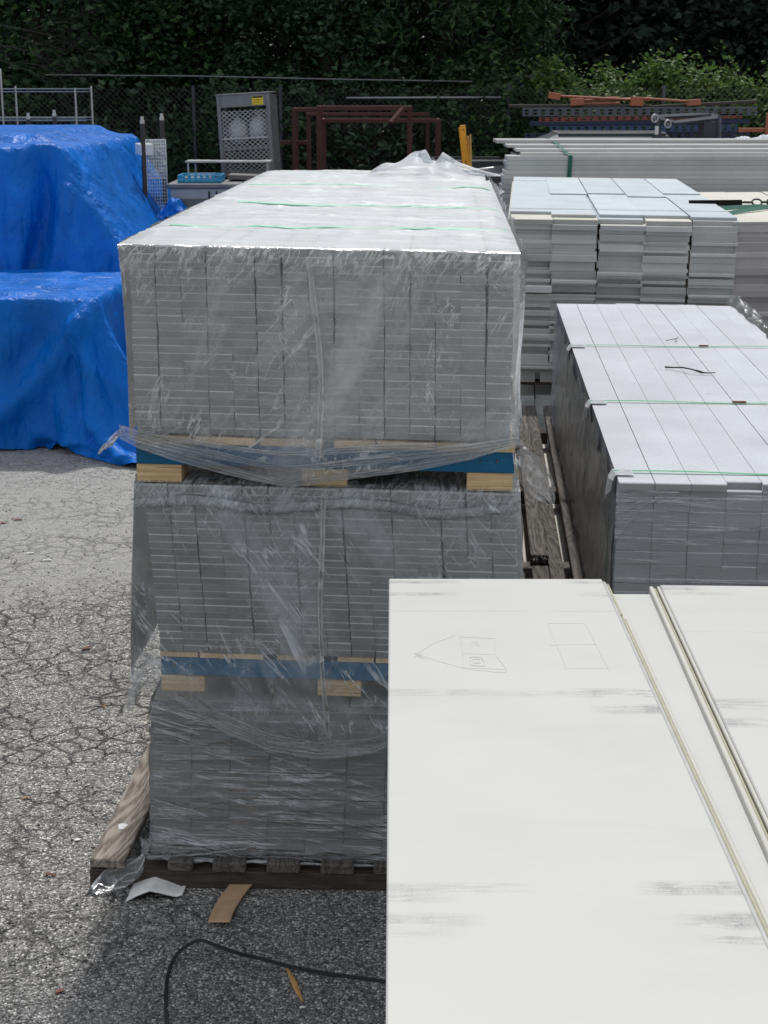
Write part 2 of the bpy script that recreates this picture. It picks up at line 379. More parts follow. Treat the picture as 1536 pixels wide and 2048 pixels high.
def m_asphalt():
    t = NT('asphalt'); w = t.wco()
    sp = t.N('SeparateXYZ'); t.L(w, sp.inputs[0]); X, Y = sp.outputs[0], sp.outputs[1]
    wd = t.N('VectorMath', operation='ADD'); t.L(w, wd.inputs[0])
    nz = t.N('TexNoise'); t.L(w, nz.inputs['Vector']); nz.inputs['Scale'].default_value = 45; nz.inputs['Detail'].default_value = 3
    sc = t.N('VectorMath', operation='SCALE'); t.L(nz.outputs['Color'], sc.inputs[0]); sc.inputs['Scale'].default_value = .012; t.L(sc.outputs[0], wd.inputs[1])
    v = t.vor(wd.outputs[0], 95); v2 = t.vor(wd.outputs[0], 210)
    rs = t.N('SeparateColor'); t.L(v.outputs['Color'], rs.inputs[0]); r1 = rs.outputs[0]; r2 = rs.outputs[1]
    rs2 = t.N('SeparateColor'); t.L(v2.outputs['Color'], rs2.inputs[0])
    stone = t.ramp(r1, [(0, (.09, .09, .092)), (.25, (.16, .16, .16)), (.55, (.27, .27, .265)), (.82, (.42, .415, .40)), (1, (.72, .71, .67))])
    grit = t.ramp(rs2.outputs[0], [(0, (.045, .045, .047)), (.55, (.11, .11, .11)), (1, (.42, .41, .40))])
    mat_ = t.mr(v.outputs['Distance'], .42, .62, 0, 1)
    c = t.mix(mat_, stone, grit)
    # darker asphalt towards the camera on the right side; own outline
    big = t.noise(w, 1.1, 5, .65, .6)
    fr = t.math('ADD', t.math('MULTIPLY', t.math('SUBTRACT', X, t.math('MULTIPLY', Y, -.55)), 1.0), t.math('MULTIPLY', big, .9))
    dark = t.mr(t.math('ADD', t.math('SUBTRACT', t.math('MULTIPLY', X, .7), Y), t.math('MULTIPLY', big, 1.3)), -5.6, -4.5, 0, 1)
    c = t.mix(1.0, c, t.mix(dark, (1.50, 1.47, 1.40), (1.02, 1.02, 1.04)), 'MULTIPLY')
    # pale cement dust further back
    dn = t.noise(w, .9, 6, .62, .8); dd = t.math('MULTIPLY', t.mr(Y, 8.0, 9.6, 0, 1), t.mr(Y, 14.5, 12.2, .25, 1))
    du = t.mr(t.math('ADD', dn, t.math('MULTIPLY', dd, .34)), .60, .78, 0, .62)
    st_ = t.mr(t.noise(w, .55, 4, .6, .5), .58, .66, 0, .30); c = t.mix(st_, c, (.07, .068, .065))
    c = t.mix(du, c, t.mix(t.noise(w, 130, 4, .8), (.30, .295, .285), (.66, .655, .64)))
    # alligator cracking
    cd_ = t.N('VectorMath', operation='ADD'); t.L(w, cd_.inputs[0]); nz2 = t.N('TexNoise'); t.L(w, nz2.inputs['Vector']); nz2.inputs['Scale'].default_value = 6; nz2.inputs['Detail'].default_value = 4
    sc2 = t.N('VectorMath', operation='SCALE'); t.L(nz2.outputs['Color'], sc2.inputs[0]); sc2.inputs['Scale'].default_value = .16; t.L(sc2.outputs[0], cd_.inputs[1])
    ve = t.vor(cd_.outputs[0], 7.6, 'DISTANCE_TO_EDGE'); cn = t.noise(w, 2.3, 3, .5)
    wid = t.mr(cn, .32, .62, .012, .095)
    cr = t.math('SUBTRACT', 1.0, t.math('DIVIDE', ve.outputs['Distance'], wid), clamp=True)
    soft = t.mr(ve.outputs['Distance'], 0, .14, .34, 0); cr = t.math('MAXIMUM', t.math('MULTIPLY', t.math('POWER', cr, .7), .9), t.math('MULTIPLY', soft, t.mr(cn, .4, .6, .2, 1))); cr = t.math('MULTIPLY', cr, t.mr(cn, .34, .5, 0, 1)); cr = t.math('MULTIPLY', cr, t.math('SUBTRACT', 1.0, t.math('MULTIPLY', dark, .6)))
    cr = t.math('MULTIPLY', cr, t.mr(du, 0, .85, 1, .25)); cr = t.math('MULTIPLY', cr, t.mr(t.noise(w, .8, 3, .6), .38, .55, .55, 1))
    c = t.mix(t.math('MULTIPLY', cr, .92, clamp=True), c, (.028, .027, .026))
    h = t.math('SUBTRACT', t.math('MULTIPLY', t.math('SUBTRACT', 1.1, v.outputs['Distance']), t.mr(r2, 0, 1, .4, 1.2)), t.math('MULTIPLY', cr, 1.6))
    b = t.bump(h, .9, .010); b = t.bump(t.noise(w, 300, 3), .5, .002, b); b = t.bump(ve.outputs['Distance'], .35, .03, b)
    t.base(c, .88, 0, b, .3); return t.m
M['asphalt'] = m_asphalt()
M['galv'] = m_plain('galvanised_metal', (.33, .34, .35), .45, .8, .2, 12, .1)
M['steel'] = m_plain('dull_steel', (.20, .205, .21), .5, .7, .25, 8, .15)
M['steel_l'] = m_plain('light_steel', (.42, .43, .44), .4, .6, .15, 8, .1)
M['dark'] = m_plain('dark_painted_steel', (.045, .052, .062), .45, .3, .2, 6, .1)
M['black'] = m_plain('black_plastic', (.006, .0065, .008), .4, 0, .2, 8, .1, spec=.35)
M['rust'] = m_plain('red_primed_steel', (.085, .028, .022), .8, .1, .35, 9, .3)
M['rack_o'] = m_plain('orange_rack_paint', (.38, .13, .07), .6, 0, .2, 5, .15)
M['rack_r'] = m_plain('red_rack_paint', (.20, .055, .05), .6, 0, .25, 5, .15)
M['rack_b'] = m_plain('blue_rack_paint', (.03, .065, .14), .55, 0, .25, 5, .15)
M['rack_n'] = m_plain('navy_rack_paint', (.014, .024, .065), .55, 0, .25, 5, .15)
M['rack_g'] = m_plain('grey_rack_paint', (.09, .10, .12), .55, .1, .2, 5, .15)
M['brown'] = m_plain('weathered_brown_plank', (.07, .058, .05), .9, 0, .3, 7, .3)
M['yellow'] = m_plain('yellow_paint', (.80, .36, .02), .5, 0, .12, 9, .1)
M['yellow_d'] = m_plain('faded_yellow_paint', (.60, .36, .10), .6, 0, .2, 9, .1)
M['white'] = m_plain('white_plastic', (.75, .76, .76), .4, 0, .06, 9, .05)
M['cap'] = m_plain('cream_plastic_cap', (.60, .56, .46), .5, 0, .1, 9, .05)
M['crate'] = m_plain('light_blue_crate_plastic', (.05, .33, .55), .45, 0, .12, 9, .05)
M['strap'] = m_plain('green_strapping', (.10, .52, .24), .35, 0, .12, 14, .05)
M['strap_w'] = m_plain('green_strap_under_film', (.22, .60, .40), .4, 0, .2, 3, .05)
M['strap_d'] = m_plain('dark_green_webbing', (.008, .12, .085), .7, 0, .2, 14, .3)
M['web_k'] = m_plain('black_webbing', (.012, .011, .011), .9, 0, .3, 14, .3, spec=.1)
M['strap_t'] = m_plain('thin_dark_strap', (.06, .12, .12), .5, 0, .2, 14, .1)
M['seal'] = m_plain('rusty_strap_seal', (.14, .05, .03), .7, .4, .3, 50, .2)
M['card'] = m_plain('brown_cardboard', (.52, .35, .21), .85, 0, .18, 20, .3)
M['paper'] = m_plain('grimy_white_card', (.85, .86, .84), .7, 0, .2, 16, .3)
M['splint'] = m_wood('wood_splinter', (.5, .25, .09), (.7, .42, .18), 'Y', 2)
M['label_y'] = m_plain('yellow_label', (.85, .60, .02), .4, 0, .04, 9, .02)
M['foam'] = m_plain('yellowed_foam', (.50, .48, .36), .8, 0, .15, 30, .4)
M['panel_edge'] = m_plain('panel_edge_metal', (.50, .51, .50), .45, 0, .1, 14, .1)
M['edge_dirty'] = m_plain('scuffed_cream_edge', (.58, .57, .52), .7, 0, .07, 9, .1)
M['pencil'] = m_plain('graphite', (.48, .485, .48), .7, 0, .3, 40, .1)
M['leaf_br'] = m_plain('dry_leaf', (.22, .09, .05), .8, 0, .3, 20, .2)
M['twig'] = m_plain('twig_bark', (.05, .042, .038), .9, 0, .3, 40, .3)
M['bark'] = m_plain('tree_bark', (.04, .034, .028), .95, 0, .35, 8, .6, 30)
M['pebble'] = None
M['film_top'] = m_film('milky_film_top', .62, .36, (1.2, 13, 6), (0, 0, .05), 45, .8, (.92, .955, .99), .35, thr=(.40, .62), rough=.32)
M['film1'] = m_cover('plastic_cover_film', .14, .46, ((2.8, 2, 1.0), (0, -.45, 0)), [((7, 3, 2.4), (0, -.45, 0), 1.6, .024, .95), ((15, 4, 6), (0, .5, 0), 1.8, .024, .70), ((5, 9, 24), (0, .1, 0), 1.2, .018, .45)], topz=H1_)
M['film2'] = m_cover('clear_cover_film', .10, .34, ((3.2, 2, .9), (0, .50, 0)), [((9, 3, 1.6), (0, .60, 0), .9, .024, .95), ((13, 4, 6), (0, -.3, 0), 1.8, .024, .65)], topz=H2_, pleat=.32, tint=(.86, .91, .96))
M['film_hem'] = m_cover('gathered_film', .26, .30, ((1.2, 3, 5), (0, .05, 0)), [((1.6, 6, 20), (0, .03, 0), .6, .040, .7), ((9, 9, 12), (0, .4, 0), 1.5, .03, .35)], tint=(.92, .945, .965))
M['film3'] = m_cover('stretch_wrap', .07, .16, ((.5, 1, 14), (0, .03, 0)), [((.35, .6, 17), (0, .01, 0), .25, .030, 1.1), ((.35, 1, 24), (0, -.28, 0), .2, .030, 1.1), ((.4, 1, 30), (0, -.13, 0), .2, .024, .9)], tint=(.82, .84, .90), gloss=1.1, patch=(.36, .52))
M['film3r'] = m_cover('stretch_wrap_front', .10, .16, ((.5, 1, 14), (0, .01, 0)), [((.35, .6, 17), (0, .0, 0), .25, .026, .85), ((.35, 1, 30), (0, -.05, 0), .2, .020, .6)], tint=(.82, .84, .90), gloss=1.1, patch=(.36, .52))
M['film_left'] = m_cover('milky_side_film', .42, .36, ((2.8, 2, 1.0), (0, -.45, 0)), [((7, 3, 2.4), (0, -.45, 0), 1.6, .024, .6)])
M['film_clear'] = m_film('clear_loose_film', .10, .6, (14, 6, 9), (.3, .4, 0), 40, 1.0, (.85, .87, .9), 1.1, thr=(.52, .68), rough=.15)
M['film_side'] = m_cover('stretch_wrap_side', .15, .34, ((3, .8, 12), (.85, 0, 0)), [((3, .8, 16), (.85, 0, 0), .3, .034, .8), ((3, .8, 24), (1.1, 0, 0), .3, .03, .7), ((3, 1, 18), (.5, 0, 0), .3, .024, .5)], tint=(.70, .75, .80), patch=(.34, .52))
M['seam'] = m_film('film_seam', .42, .45, (30, 8, 4), (0, 0, 0), 60, 1.0, (.93, .95, .97), 1.2, thr=(.4, .6))
def m_leaf(name, stops, rough=.5, trans=.35):
    t = NT(name); r = t.N('NewGeometry').outputs['Random Per Island']; n = t.noise(t.wco(), .8, 3, .6)
    f = t.math('ADD', t.math('MULTIPLY', r, .65), t.math('MULTIPLY', n, .45), clamp=True)
    c = t.ramp(f, stops)
    t.base(c, rough, 0, None, .35)
    tl = t.N('BsdfTranslucent'); t.L(c, tl.inputs[0]); mx = t.N('MixShader'); mx.inputs[0].default_value = trans
    t.L(t.p.outputs[0], mx.inputs[1]); t.L(tl.outputs[0], mx.inputs[2]); t.L(mx.outputs[0], t.out.inputs[0])
    return t.m
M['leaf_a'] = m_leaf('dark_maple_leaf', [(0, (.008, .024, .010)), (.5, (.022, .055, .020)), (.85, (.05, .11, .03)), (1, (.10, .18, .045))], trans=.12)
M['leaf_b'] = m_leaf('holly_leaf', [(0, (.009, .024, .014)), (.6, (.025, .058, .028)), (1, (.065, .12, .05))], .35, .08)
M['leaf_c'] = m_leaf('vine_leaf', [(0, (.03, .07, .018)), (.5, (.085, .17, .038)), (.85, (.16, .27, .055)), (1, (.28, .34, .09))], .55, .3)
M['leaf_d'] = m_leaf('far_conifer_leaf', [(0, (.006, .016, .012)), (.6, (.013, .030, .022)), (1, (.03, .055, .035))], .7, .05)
# ------------------------------------------------------------------ setting
gx = MB(); gx.add([(-120, -30, 0), (120, -30, 0), (120, 90, 0), (-120, 90, 0)], [(0, 1, 2, 3)])
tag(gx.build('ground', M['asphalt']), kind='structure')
def add_sky_backdrop():  # added slope behind the trees, only there to block bright sky between leaves
    def fn(u, v):
        x = -110+220*u; y = 44+60*v; z = -1+26*np.clip(v*2.6, 0, 1)**.6+3*fbm(x/9, y/9, 0, 5)
        return x, y+2*fbm(x/4, z/4, 0, 9), z
    P, q = grid(90, 40, fn)
    t = NT('added_backdrop_green'); n = t.noise(t.wco(), 1.4, 8, .75); c = t.ramp(n, [(.3, (.004, .008, .006)), (.7, (.012, .024, .014))]); t.base(c, .95, 0, t.bump(n, 1, .6), .1)
    tag(mk('added_sky_backdrop', npmesh('added_sky_backdrop', P, q, True), t.m), kind='structure')
add_sky_backdrop()
# gravel grains loose on the asphalt
def gravel():
    base = np.array([(0, 0, 1), (.89, 0, .45), (.28, .85, .45), (-.72, .53, .45), (-.72, -.53, .45), (.28, -.85, .45),
                     (.72, .53, -.45), (-.28, .85, -.45), (-.89, 0, -.45), (-.28, -.85, -.45), (.72, -.53, -.45), (0, 0, -1)])
    fc = np.array([(0, 1, 2), (0, 2, 3), (0, 3, 4), (0, 4, 5), (0, 5, 1), (1, 6, 2), (2, 7, 3), (3, 8, 4), (4, 9, 5), (5, 10, 1),
                   (2, 6, 7), (3, 7, 8), (4, 8, 9), (5, 9, 10), (1, 10, 6), (11, 7, 6), (11, 8, 7), (11, 9, 8), (11, 10, 9), (11, 6, 10)])
    n = 9000; y = 4.1+8.5*rng.random(n)**1.4; x = -.275*y*(rng.random(n)*1.0)-.02*y; 
    near = rng.random(n) < .12; x = np.where(near, -1.4+1.9*rng.random(n), x); y = np.where(near, 4.2+1.05*rng.random(n), y)
    s = (.0025+.0055*rng.random(n)**2.2)[:, None, None]
    an = rng.random(n)*6.28; jit = 1+.35*(rng.random((n, 12, 1))-.5)
    b = base[None]*jit*s*np.array([1, .8, .55])[None, None]
    ca, sa = np.cos(an)[:, None], np.sin(an)[:, None]
    bx = b[..., 0]*ca-b[..., 1]*sa; by = b[..., 0]*sa+b[..., 1]*ca
    V = np.stack([bx+x[:, None], by+y[:, None], b[..., 2]+s[:, :, 0]*.3], -1).reshape(-1, 3)
    Q = (fc[None]+12*np.arange(n)[:, None, None]).reshape(-1, 3)
    t = NT('loose_grit'); r = t.N('NewGeometry').outputs['Random Per Island']
    c = t.ramp(r, [(0, (.07, .07, .07)), (.5, (.22, .22, .21)), (.85, (.40, .39, .37)), (1, (.66, .65, .6))]); t.base(c, .9, spec=.2)
    o = mk('gravel', npmesh('gravel', V, Q), t.m); tag(o, 'pale loose grit scattered over the worn asphalt', 'gravel', kind='stuff')
gravel()
# ------------------------------------------------------------------ board bundles
BOARD_CACHE = {}
def board_mesh(w, L, h, mat, c=.0016, axis='Y'):
    k = (round(w, 4), round(L, 3), round(h, 4), mat.name, axis)
    if k not in BOARD_CACHE:
        m = MB(); m.prism(.0005, w-.0005, 0, L, .0003, h-.0003, c) if axis == 'Y' else m.box(0, L, .0006, w-.0006, .0004, h-.0004, c)
        me = m.mesh('board'); me.materials.append(mat); BOARD_CACHE[k] = me
    return BOARD_CACHE[k]
def bundle(label, cat, loc, yaw, roll, cols, rows, wb, L, shear=0.0, jx=.001, jy=.004, mat=None, matfn=None, group=None, nparts=100, gap_p=.06, seed=1, wander=0.0, c=.0016, gap=.0024):
    """rows: thicknesses from the bottom up; returns empty and height"""
    rr = random.Random(seed)
    e = empty('board_bundle', loc, yaw, label, cat, group, roll)
    zs = []; z = 0
    for h in rows: zs.append(z); z += h
    Ht = z; left = nparts; rest = {}
    colx = [[0.0]*len(rows) for _ in range(cols)]
    for cI in range(cols):
        d = 0
        for rI in range(len(rows)):
            d += rr.uniform(-wander, wander); colx[cI][rI] = d
    for rI in range(len(rows)-1, -1, -1):
        for cI in range(cols):
            x = cI*wb - shear*zs[rI] + colx[cI][rI] + rr.uniform(-jx, jx)
            y = rr.uniform(-jy, jy); m = matfn(rI, cI, rr) if matfn else mat
            if left > 0:
                mk('board', board_mesh(wb-gap, L, rows[rI], m, c), None, e, (x, y, zs[rI])); left -= 1
            else:
                rest.setdefault(m.name, (m, MB()))[1].prism(x, x+wb-gap-.0005, y, y+L, zs[rI]+.0004, zs[rI]+rows[rI]-.0004, c)
    for m, mb in rest.values():
        tag(mb.build('board', m, e), kind='stuff')
    return e, Ht
ROLL = R(1.0)
def film_obj(parts, mat, parent, name='plastic_wrap'):
    return mk(name, merge(parts), mat, parent)
def wr(x, z, s, amp=.006):    # generic film wrinkle field
    return amp*(ridge(x*5+z*4, z*2.2-x*3, 0, s, 3)+.6*ridge(x*14-z*9, z*7+x*4, 0, s+3, 3)+.35*ridge(x*30, z*22, 0, s+5, 2))
# ---- pallet of plywood blocks, blue cross boards and deck boards
def block_pallet(label, loc, yaw, roll, Wd, L, hb, hc, hd, seed=0, deck=None):
    e = empty('wooden_pallet', loc, yaw, label, 'pallet', 'block pallets with blue cross boards', roll)
    rr = random.Random(seed)
    ys = [0, L*.33, L*.66, L-.15]
    for j, y in enumerate(ys):
        for i, x in enumerate((0, Wd/2-.08, Wd-.165)):
            MB().box(x, x+.16, y+.004, y+.15, 0, hb-.002, .002).build('block', M['wood_x'], e)
        MB().box(-.003 if j else 0, Wd, y, y+.14, hb, hb+hc-.002, .002).build('cross_board', M['blue'], e)
    nm = MB()
    for x in (.05, .11, Wd/2-.03, Wd/2+.03, Wd-.12, Wd-.06): nm.tube([(x, -.0045, hb+hc*.5+rr.uniform(-.012, .012)), (x, -.002, hb+hc*.5)], .004, 8)
    nm.build('nail_heads', M['steel'], e)
    x = 0.0
    ws = deck or [.21, .20, .0, .19, .18, .19, .17]
    for w in ws:
        if w < 0: x += -w; continue
        MB().box(x, min(x+w-.006, Wd+.005), -.006+rr.uniform(-.004, .004), L+.01, hb+hc, hb+hc+hd-.002, .0015).build('deck_board', M['wood'], e); x += w
    return e
# ================= stack 1 =================
YAW1 = -R(2.3); D1 = 5.3; W1 = 1.315; L1 = 4.4
# unit 3, the lowest
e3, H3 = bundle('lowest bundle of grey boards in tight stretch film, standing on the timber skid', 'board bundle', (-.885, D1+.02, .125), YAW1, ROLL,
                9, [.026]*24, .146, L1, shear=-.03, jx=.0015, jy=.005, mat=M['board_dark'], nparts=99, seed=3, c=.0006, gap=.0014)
for j in range(3):   # top layer of loose shorter boards set back under the blocks
    pass
def u3_front(u, v):
    x = -.008+u*(9*.146+.016); z = H3+.006-v*(H3+.018)
    st = .005*ridge(x*1.5, z*38, 0, 3, 3)+.004*ridge(x*1.2+z*3.4, z*30-x*9, 0, 8, 3)+.004*ridge(x*1.2, z*12, 0, 5, 2)
    return x+.03*z, -.009-st, z
def u3_left(u, v):
    y = u*L1; z = H3+.006-v*(H3+.018); st = .006*ridge(y*1.5, z*30, 1, 3, 3)+.006*ridge(y*2, z*9, 0, 5, 2)
    return -.008-st+.03*z, y-.009, z
def u3_right(u, v):
    y = u*L1; z = H3+.006-v*(H3+.018); st = .006*ridge(y*1.5, z*30, 7, 3, 3)
    return 9*.146+.008+st+.03*z, y-.009, z
film_obj([grid(150, 160, u3_front), grid(80, 60, u3_left), grid(40, 20, u3_right)], M['film3'], e3, 'stretch_film')
mb = MB()   # twisted rope of film along the bottom edge
def rope(p0, p1, r, n=40, sag=.01, s=1):
    pts = []; rs = []
    for i in range(n):
        t = i/(n-1); p = Vector(p0).lerp(Vector(p1), t); p.z -= sag*sin(pi*t); p.y -= .004*sin(t*40+s)
        pts.append(p); rs.append(r*(.7+.5*abs(sin(t*21+s))))
    return pts, rs
for a in ((-.02, -.022, -.012), (.55, -.020, -.010), .008), ((-.02, -.024, -.012), (.40, -.018, .045), .005), ((-.02, -.02, -.010), (1.3, -.018, -.012), .005):
    mb.tube(*rope(*a, s=a[2]*900), n=7)
mb.build('twisted_film', M['film_hem'], e3, smooth=True)
def bag(u, v):      # knotted tail of film lying on the ground at the corner
    wd = .006+.075*np.sin(np.clip(v, 0, 1)*2.5)**1.2
    a = u*2*pi; x = -.03-.15*v+wd*np.cos(a)*.8; y = -.030-.075*v+.035*np.sin(a)*(.2+v)
    z = -.01-.10*v**.8+.025*np.sin(a)*np.sin(v*3)+.014*ridge(u*9, v*5, 0, 3, 2)
    return x+.012*vn(u*8, v*9, 0, 4), y, np.maximum(z, -.118)
film_obj([grid(60, 40, bag)], M['film_clear'], e3, 'film_tail')
def flap3(u, v):    # spare corner of film sticking up above the knot
    x = -.045+.045*u*(.4+.6*v)+.01*vn(v*5, u*4, 0, 2); return x, -.03+.015*vn(u*6, v*6, 0, 3), -.01+.075*v
film_obj([grid(14, 16, flap3)], M['film_hem'], e3, 'film_corner')
# skid below
sk_ = empty('timber_skid', (-1.12, D1-.03, 0), YAW1*.6, 'dark weathered timber skid on the asphalt under the lowest wrapped bundle', 'pallet', roll=R(.4))
for j, y in enumerate((0, 1.4, 2.8, 4.2)):
    MB().box(0, 1.62, y, y+.09, .004, .074, .004).build('cross_beam', M['weath_x'], sk_)
for i, x in enumerate((.27, .47, .675, .88, 1.08, 1.28, 1.47)):
    b = MB(); b.box(x+(.0 if i else .03), x+.125, -.012+.006*random.random(), 4.35, .0755, .119, .006); b.build('runner_board', M['weath_d'], sk_)
pl = empty('weathered_plank', (-1.118, 5.275, .078), -R(3.6), 'weathered brown plank with a white paint spot lying along the left of the skid', 'plank')
MB().box(0, .135, 0, 1.9, 0, .038, .005).build('timber', M['weath'], pl)
sp_ = MB(); pts = [(.065+.017*cos(a)*(1+.25*sin(3*a)), .27+.030*sin(a)*(1+.2*cos(2*a)), .0385) for a in [k*2*pi/14 for k in range(14)]]
sp_.add([(p[0], p[1], .0388) for p in pts]+[(p[0], p[1], .0395) for p in pts], [tuple(range(14, 28))]+[(i, (i+1) % 14, 14+(i+1) % 14, 14+i) for i in range(14)])
sp_.build('paint_spot', M['white'], pl)
# pallet 2, unit 2
P2 = block_pallet('blue and pine pallet between the middle and the lowest wrapped bundles', (-.822, D1, .79), YAW1, ROLL, 1.315, 4.3, .066, .072, .022, 2,
                  deck=[.145, .24, -.045, .145, -.075, .14, .16, -.02, .15, .15])
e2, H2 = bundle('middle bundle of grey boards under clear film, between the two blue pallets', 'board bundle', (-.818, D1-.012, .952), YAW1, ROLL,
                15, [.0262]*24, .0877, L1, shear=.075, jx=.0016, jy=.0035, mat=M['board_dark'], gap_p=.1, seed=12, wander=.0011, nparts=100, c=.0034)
sh2 = .075
def interp(u, pts): return np.interp(u, [p[0] for p in pts], [p[1] for p in pts])
hem2 = [(0, -.11), (.05, -.14), (.12, -.20), (.2, -.29), (.33, -.365), (.45, -.385), (.6, -.36), (.8, -.22), (.92, -.1), (1, -.03)]
def u2_front(u, v):
    zb = interp(u, hem2); z = H2+.012-v*(H2+.012-zb); x0 = -.030-.030*np.clip(v*1.2, 0, 1)
    x = x0+u*(W1+.02-x0); below = np.clip(-z/.1, 0, 1)
    xx = x-sh2*np.clip(z, 0, 9)*np.clip(1-(1-u)*1.0*0-0, 0, 1)
    # on the left the film hangs straight from the top corner instead of following the boards
    xx = np.where(u < .12, x-sh2*(H2*(1-u/.12)+np.clip(z, 0, 9)*(u/.12)), xx)
    y = -.012-wr(x, z, 21, .007)-.02*below-.012*ridge(x*2.2+z*2.6, z*.8, 0, 2, 4)
    return xx, y, z
def u2_left(u, v):
    y = u*L1; z = H2+.012-v*(H2+.12); bow = .02+.02*np.sin(v*3)+.012*vn(y*5, z*7, 0, 3)
    return -sh2*H2-.030-.030*np.clip(v*1.2, 0, 1)-np.where(u < .02, 0, bow*.5), y-.012, z
def u2_right(u, v):
    y = u*L1; z = H2+.012-v*(H2+.04); return W1+.02-sh2*np.clip(z, 0, 9)+.01*vn(y*7, z*9, 0, 3)*np.clip(u*30, 0, 1), y-.012, z
def u2_top(u, v):
    x = -.03-sh2*H2+u*(W1+.05); y = -.012+v*L1; return x, y, H2+.012+.006*ridge(x*6, y*9, 0, 3, 2)*np.clip(v*60, 0, 1)
film_obj([grid(170, 130, u2_front), grid(60, 20, u2_right)], M['film2'], e2)
film_obj([grid(90, 40, u2_left)], M['film_left'], e2, 'side_film')
film_obj([grid(90, 140, u2_top)], M['film1'], e2, 'top_film')
def fold2(u, v):    # horizontal fold along the top front edge
    x = -.09+u*(W1+.03); a = v*pi*1.4; return x, -.02-.014*np.sin(a)-.006*ridge(x*20, v*3, 0, 2, 2), H2-.055-.02*np.cos(a)+.03*(fbm(x*3, 0, 0, 5)-.5)+.01*np.sin(x*11)
film_obj([grid(200, 12, fold2)], M['film2'], e2, 'film_fold')
def hemf(hem, H, dz, amp, s, y0=-.034, x0=-.05, x1=None, lo=0, hi=1):
    def fn(u, v):
        uu = lo+(hi-lo)*u; zb = interp(uu, hem); x = x0+uu*((x1 or W1+.02)-x0)
        z = zb+dz*(v-.1)*(1.0-.3*np.sin(uu*9+s)); y = y0-amp*np.abs(np.sin(v*9+uu*7+s))-.004*ridge(uu*30, v*6, 0, s, 2)
        return x, y, z
    return fn
film_obj([grid(160, 26, hemf(hem2, H2, .035, .008, 1, -.036, lo=.08, hi=.98)), grid(120, 20, hemf([(a, b+.045) for a, b in hem2], H2, .025, .01, 2, -.038, lo=.12, hi=.8))], M['film_hem'], e2, 'film_hem')
def seam_strip(H, zb, sh, xm, w, s):
    def fn(u, v):
        z = H-.03-v*(H-.03-zb); return xm+(u-.5)*w*(1+.5*vn(v*9, 0, 0, s))+.012*np.sin(v*5+s)+.03*v, -.026-.01*vn(z*30, u, 0, s)-np.where(z < 0, .022, 0)-.004*np.sin(u*9), z
    return fn
film_obj([grid(6, 160, seam_strip(H2, -.30, 0, .585, .014, 2))], M['seam'], e2, 'film_seam')
def tail2(u, v):    # loose bit of wrap blowing off the left rear of the lower edge
    return -.095-.05*v-.03*(u-.5)+.01*vn(v*6, u*3, 0, 1), .05+.03*vn(u*4, v*5, 0, 4), -.10-.17*v
film_obj([grid(10, 30, tail2)], M['film_hem'], e2, 'film_corner')
# pallet 1, unit 1
P1 = block_pallet('blue and pine pallet carrying the topmost wrapped bundle', (-.878, D1-.005, 1.588), YAW1, ROLL, 1.335, 4.3, .068, .076, .028, 5,
                  deck=[.205, .225, -.01, .23, -.03, .15, .21, .12, .16])
e1, H1 = bundle('topmost bundle of grey boards under a milky plastic cover, left centre', 'board bundle', (-.872, D1, 1.766), YAW1, ROLL,
                15, [.0262]*25, .0877, L1, shear=.02, jx=.0016, jy=.0035, mat=M['board'], seed=22, wander=.0011, nparts=100, c=.0034)
sh1 = .02
hem1 = [(0, -.01), (.05, -.045), (.12, -.075), (.25, -.12), (.36, -.155), (.43, -.17), (.5, -.155), (.6, -.13), (.75, -.095), (.88, -.055), (1, -.0)]
def u1_front(u, v):
    zb = interp(u, hem1); z = H1+.005-v*(H1+.005-zb); x0 = -.030+.012*np.sin(v*2.6); x1 = W1+.02+.012*np.sin(v*7)*v
    x = x0+u*(x1-x0); below = np.clip(-z/.06, 0, 1)
    y = -.012-wr(x, z, 31, .008)*(1-.2*below)-.022*below-.010*ridge(x*2.4-z*2.2, z*.9, 0, 2, 4)-.010*np.exp(-((z-H1)/.05)**2)*ridge(x*16+z*8, z*4, 0, 4, 2)
    return x-sh1*np.clip(z, 0, 9), np.where(v < .004, -.012, y), z
def u1_left(u, v):
    y = -.012+u*(L1+.03); z = H1+.005-v*(H1+.02); b = .02*vn(y*4, z*5, 0, 3)*np.clip(u*30, 0, 1)+.012*ridge(y*9, z*3, 0, 4, 2)*np.clip(u*30, 0, 1)
    return -.030+.012*np.sin(v*2.6)-b-sh1*np.clip(z, 0, 9), y, z
def u1_right(u, v):
    y = -.012+u*(L1+.03); z = H1+.005-v*(H1+.02); b = (.025*vn(y*4, z*5, 0, 13)+.018*ridge(y*8, z*2+y, 0, 4, 2))*np.clip(u*30, 0, 1)
    return W1+.02+.012*np.sin(v*7)*v+b-sh1*np.clip(z, 0, 9), y, z
def u1_top(u, v):
    x = -.03+u*(W1+.05); y = -.012+v*(L1+.03); e = np.clip(v*12, 0, 1)
    n = .012*ridge(x*1.3, y*7+x*.7, 0, 3, 2)+.010*ridge(x*2.2+3, y*15-x*2, 0, 6, 2)+.005*ridge(x*9+y*7, y*30, 0, 9, 2)
    n = n+.10*np.clip(1-((x-.92)/.30)**2, 0, 1)*np.clip((y-3.75)/.5, 0, 1)*(.4+.9*vn(x*9, y*6, 0, 5))   # loose tail bunched at the far end
    edge = np.clip(np.minimum(u, 1-u)*25, 0, 1)
    return x-sh1*H1, y, H1+.005+n*e*(.3+.7*edge)
film_obj([grid(180, 150, u1_front), grid(110, 50, u1_left), grid(110, 50, u1_right)], M['film1'], e1)
film_obj([grid(150, 330, u1_top)], M['film_top'], e1, 'top_film')
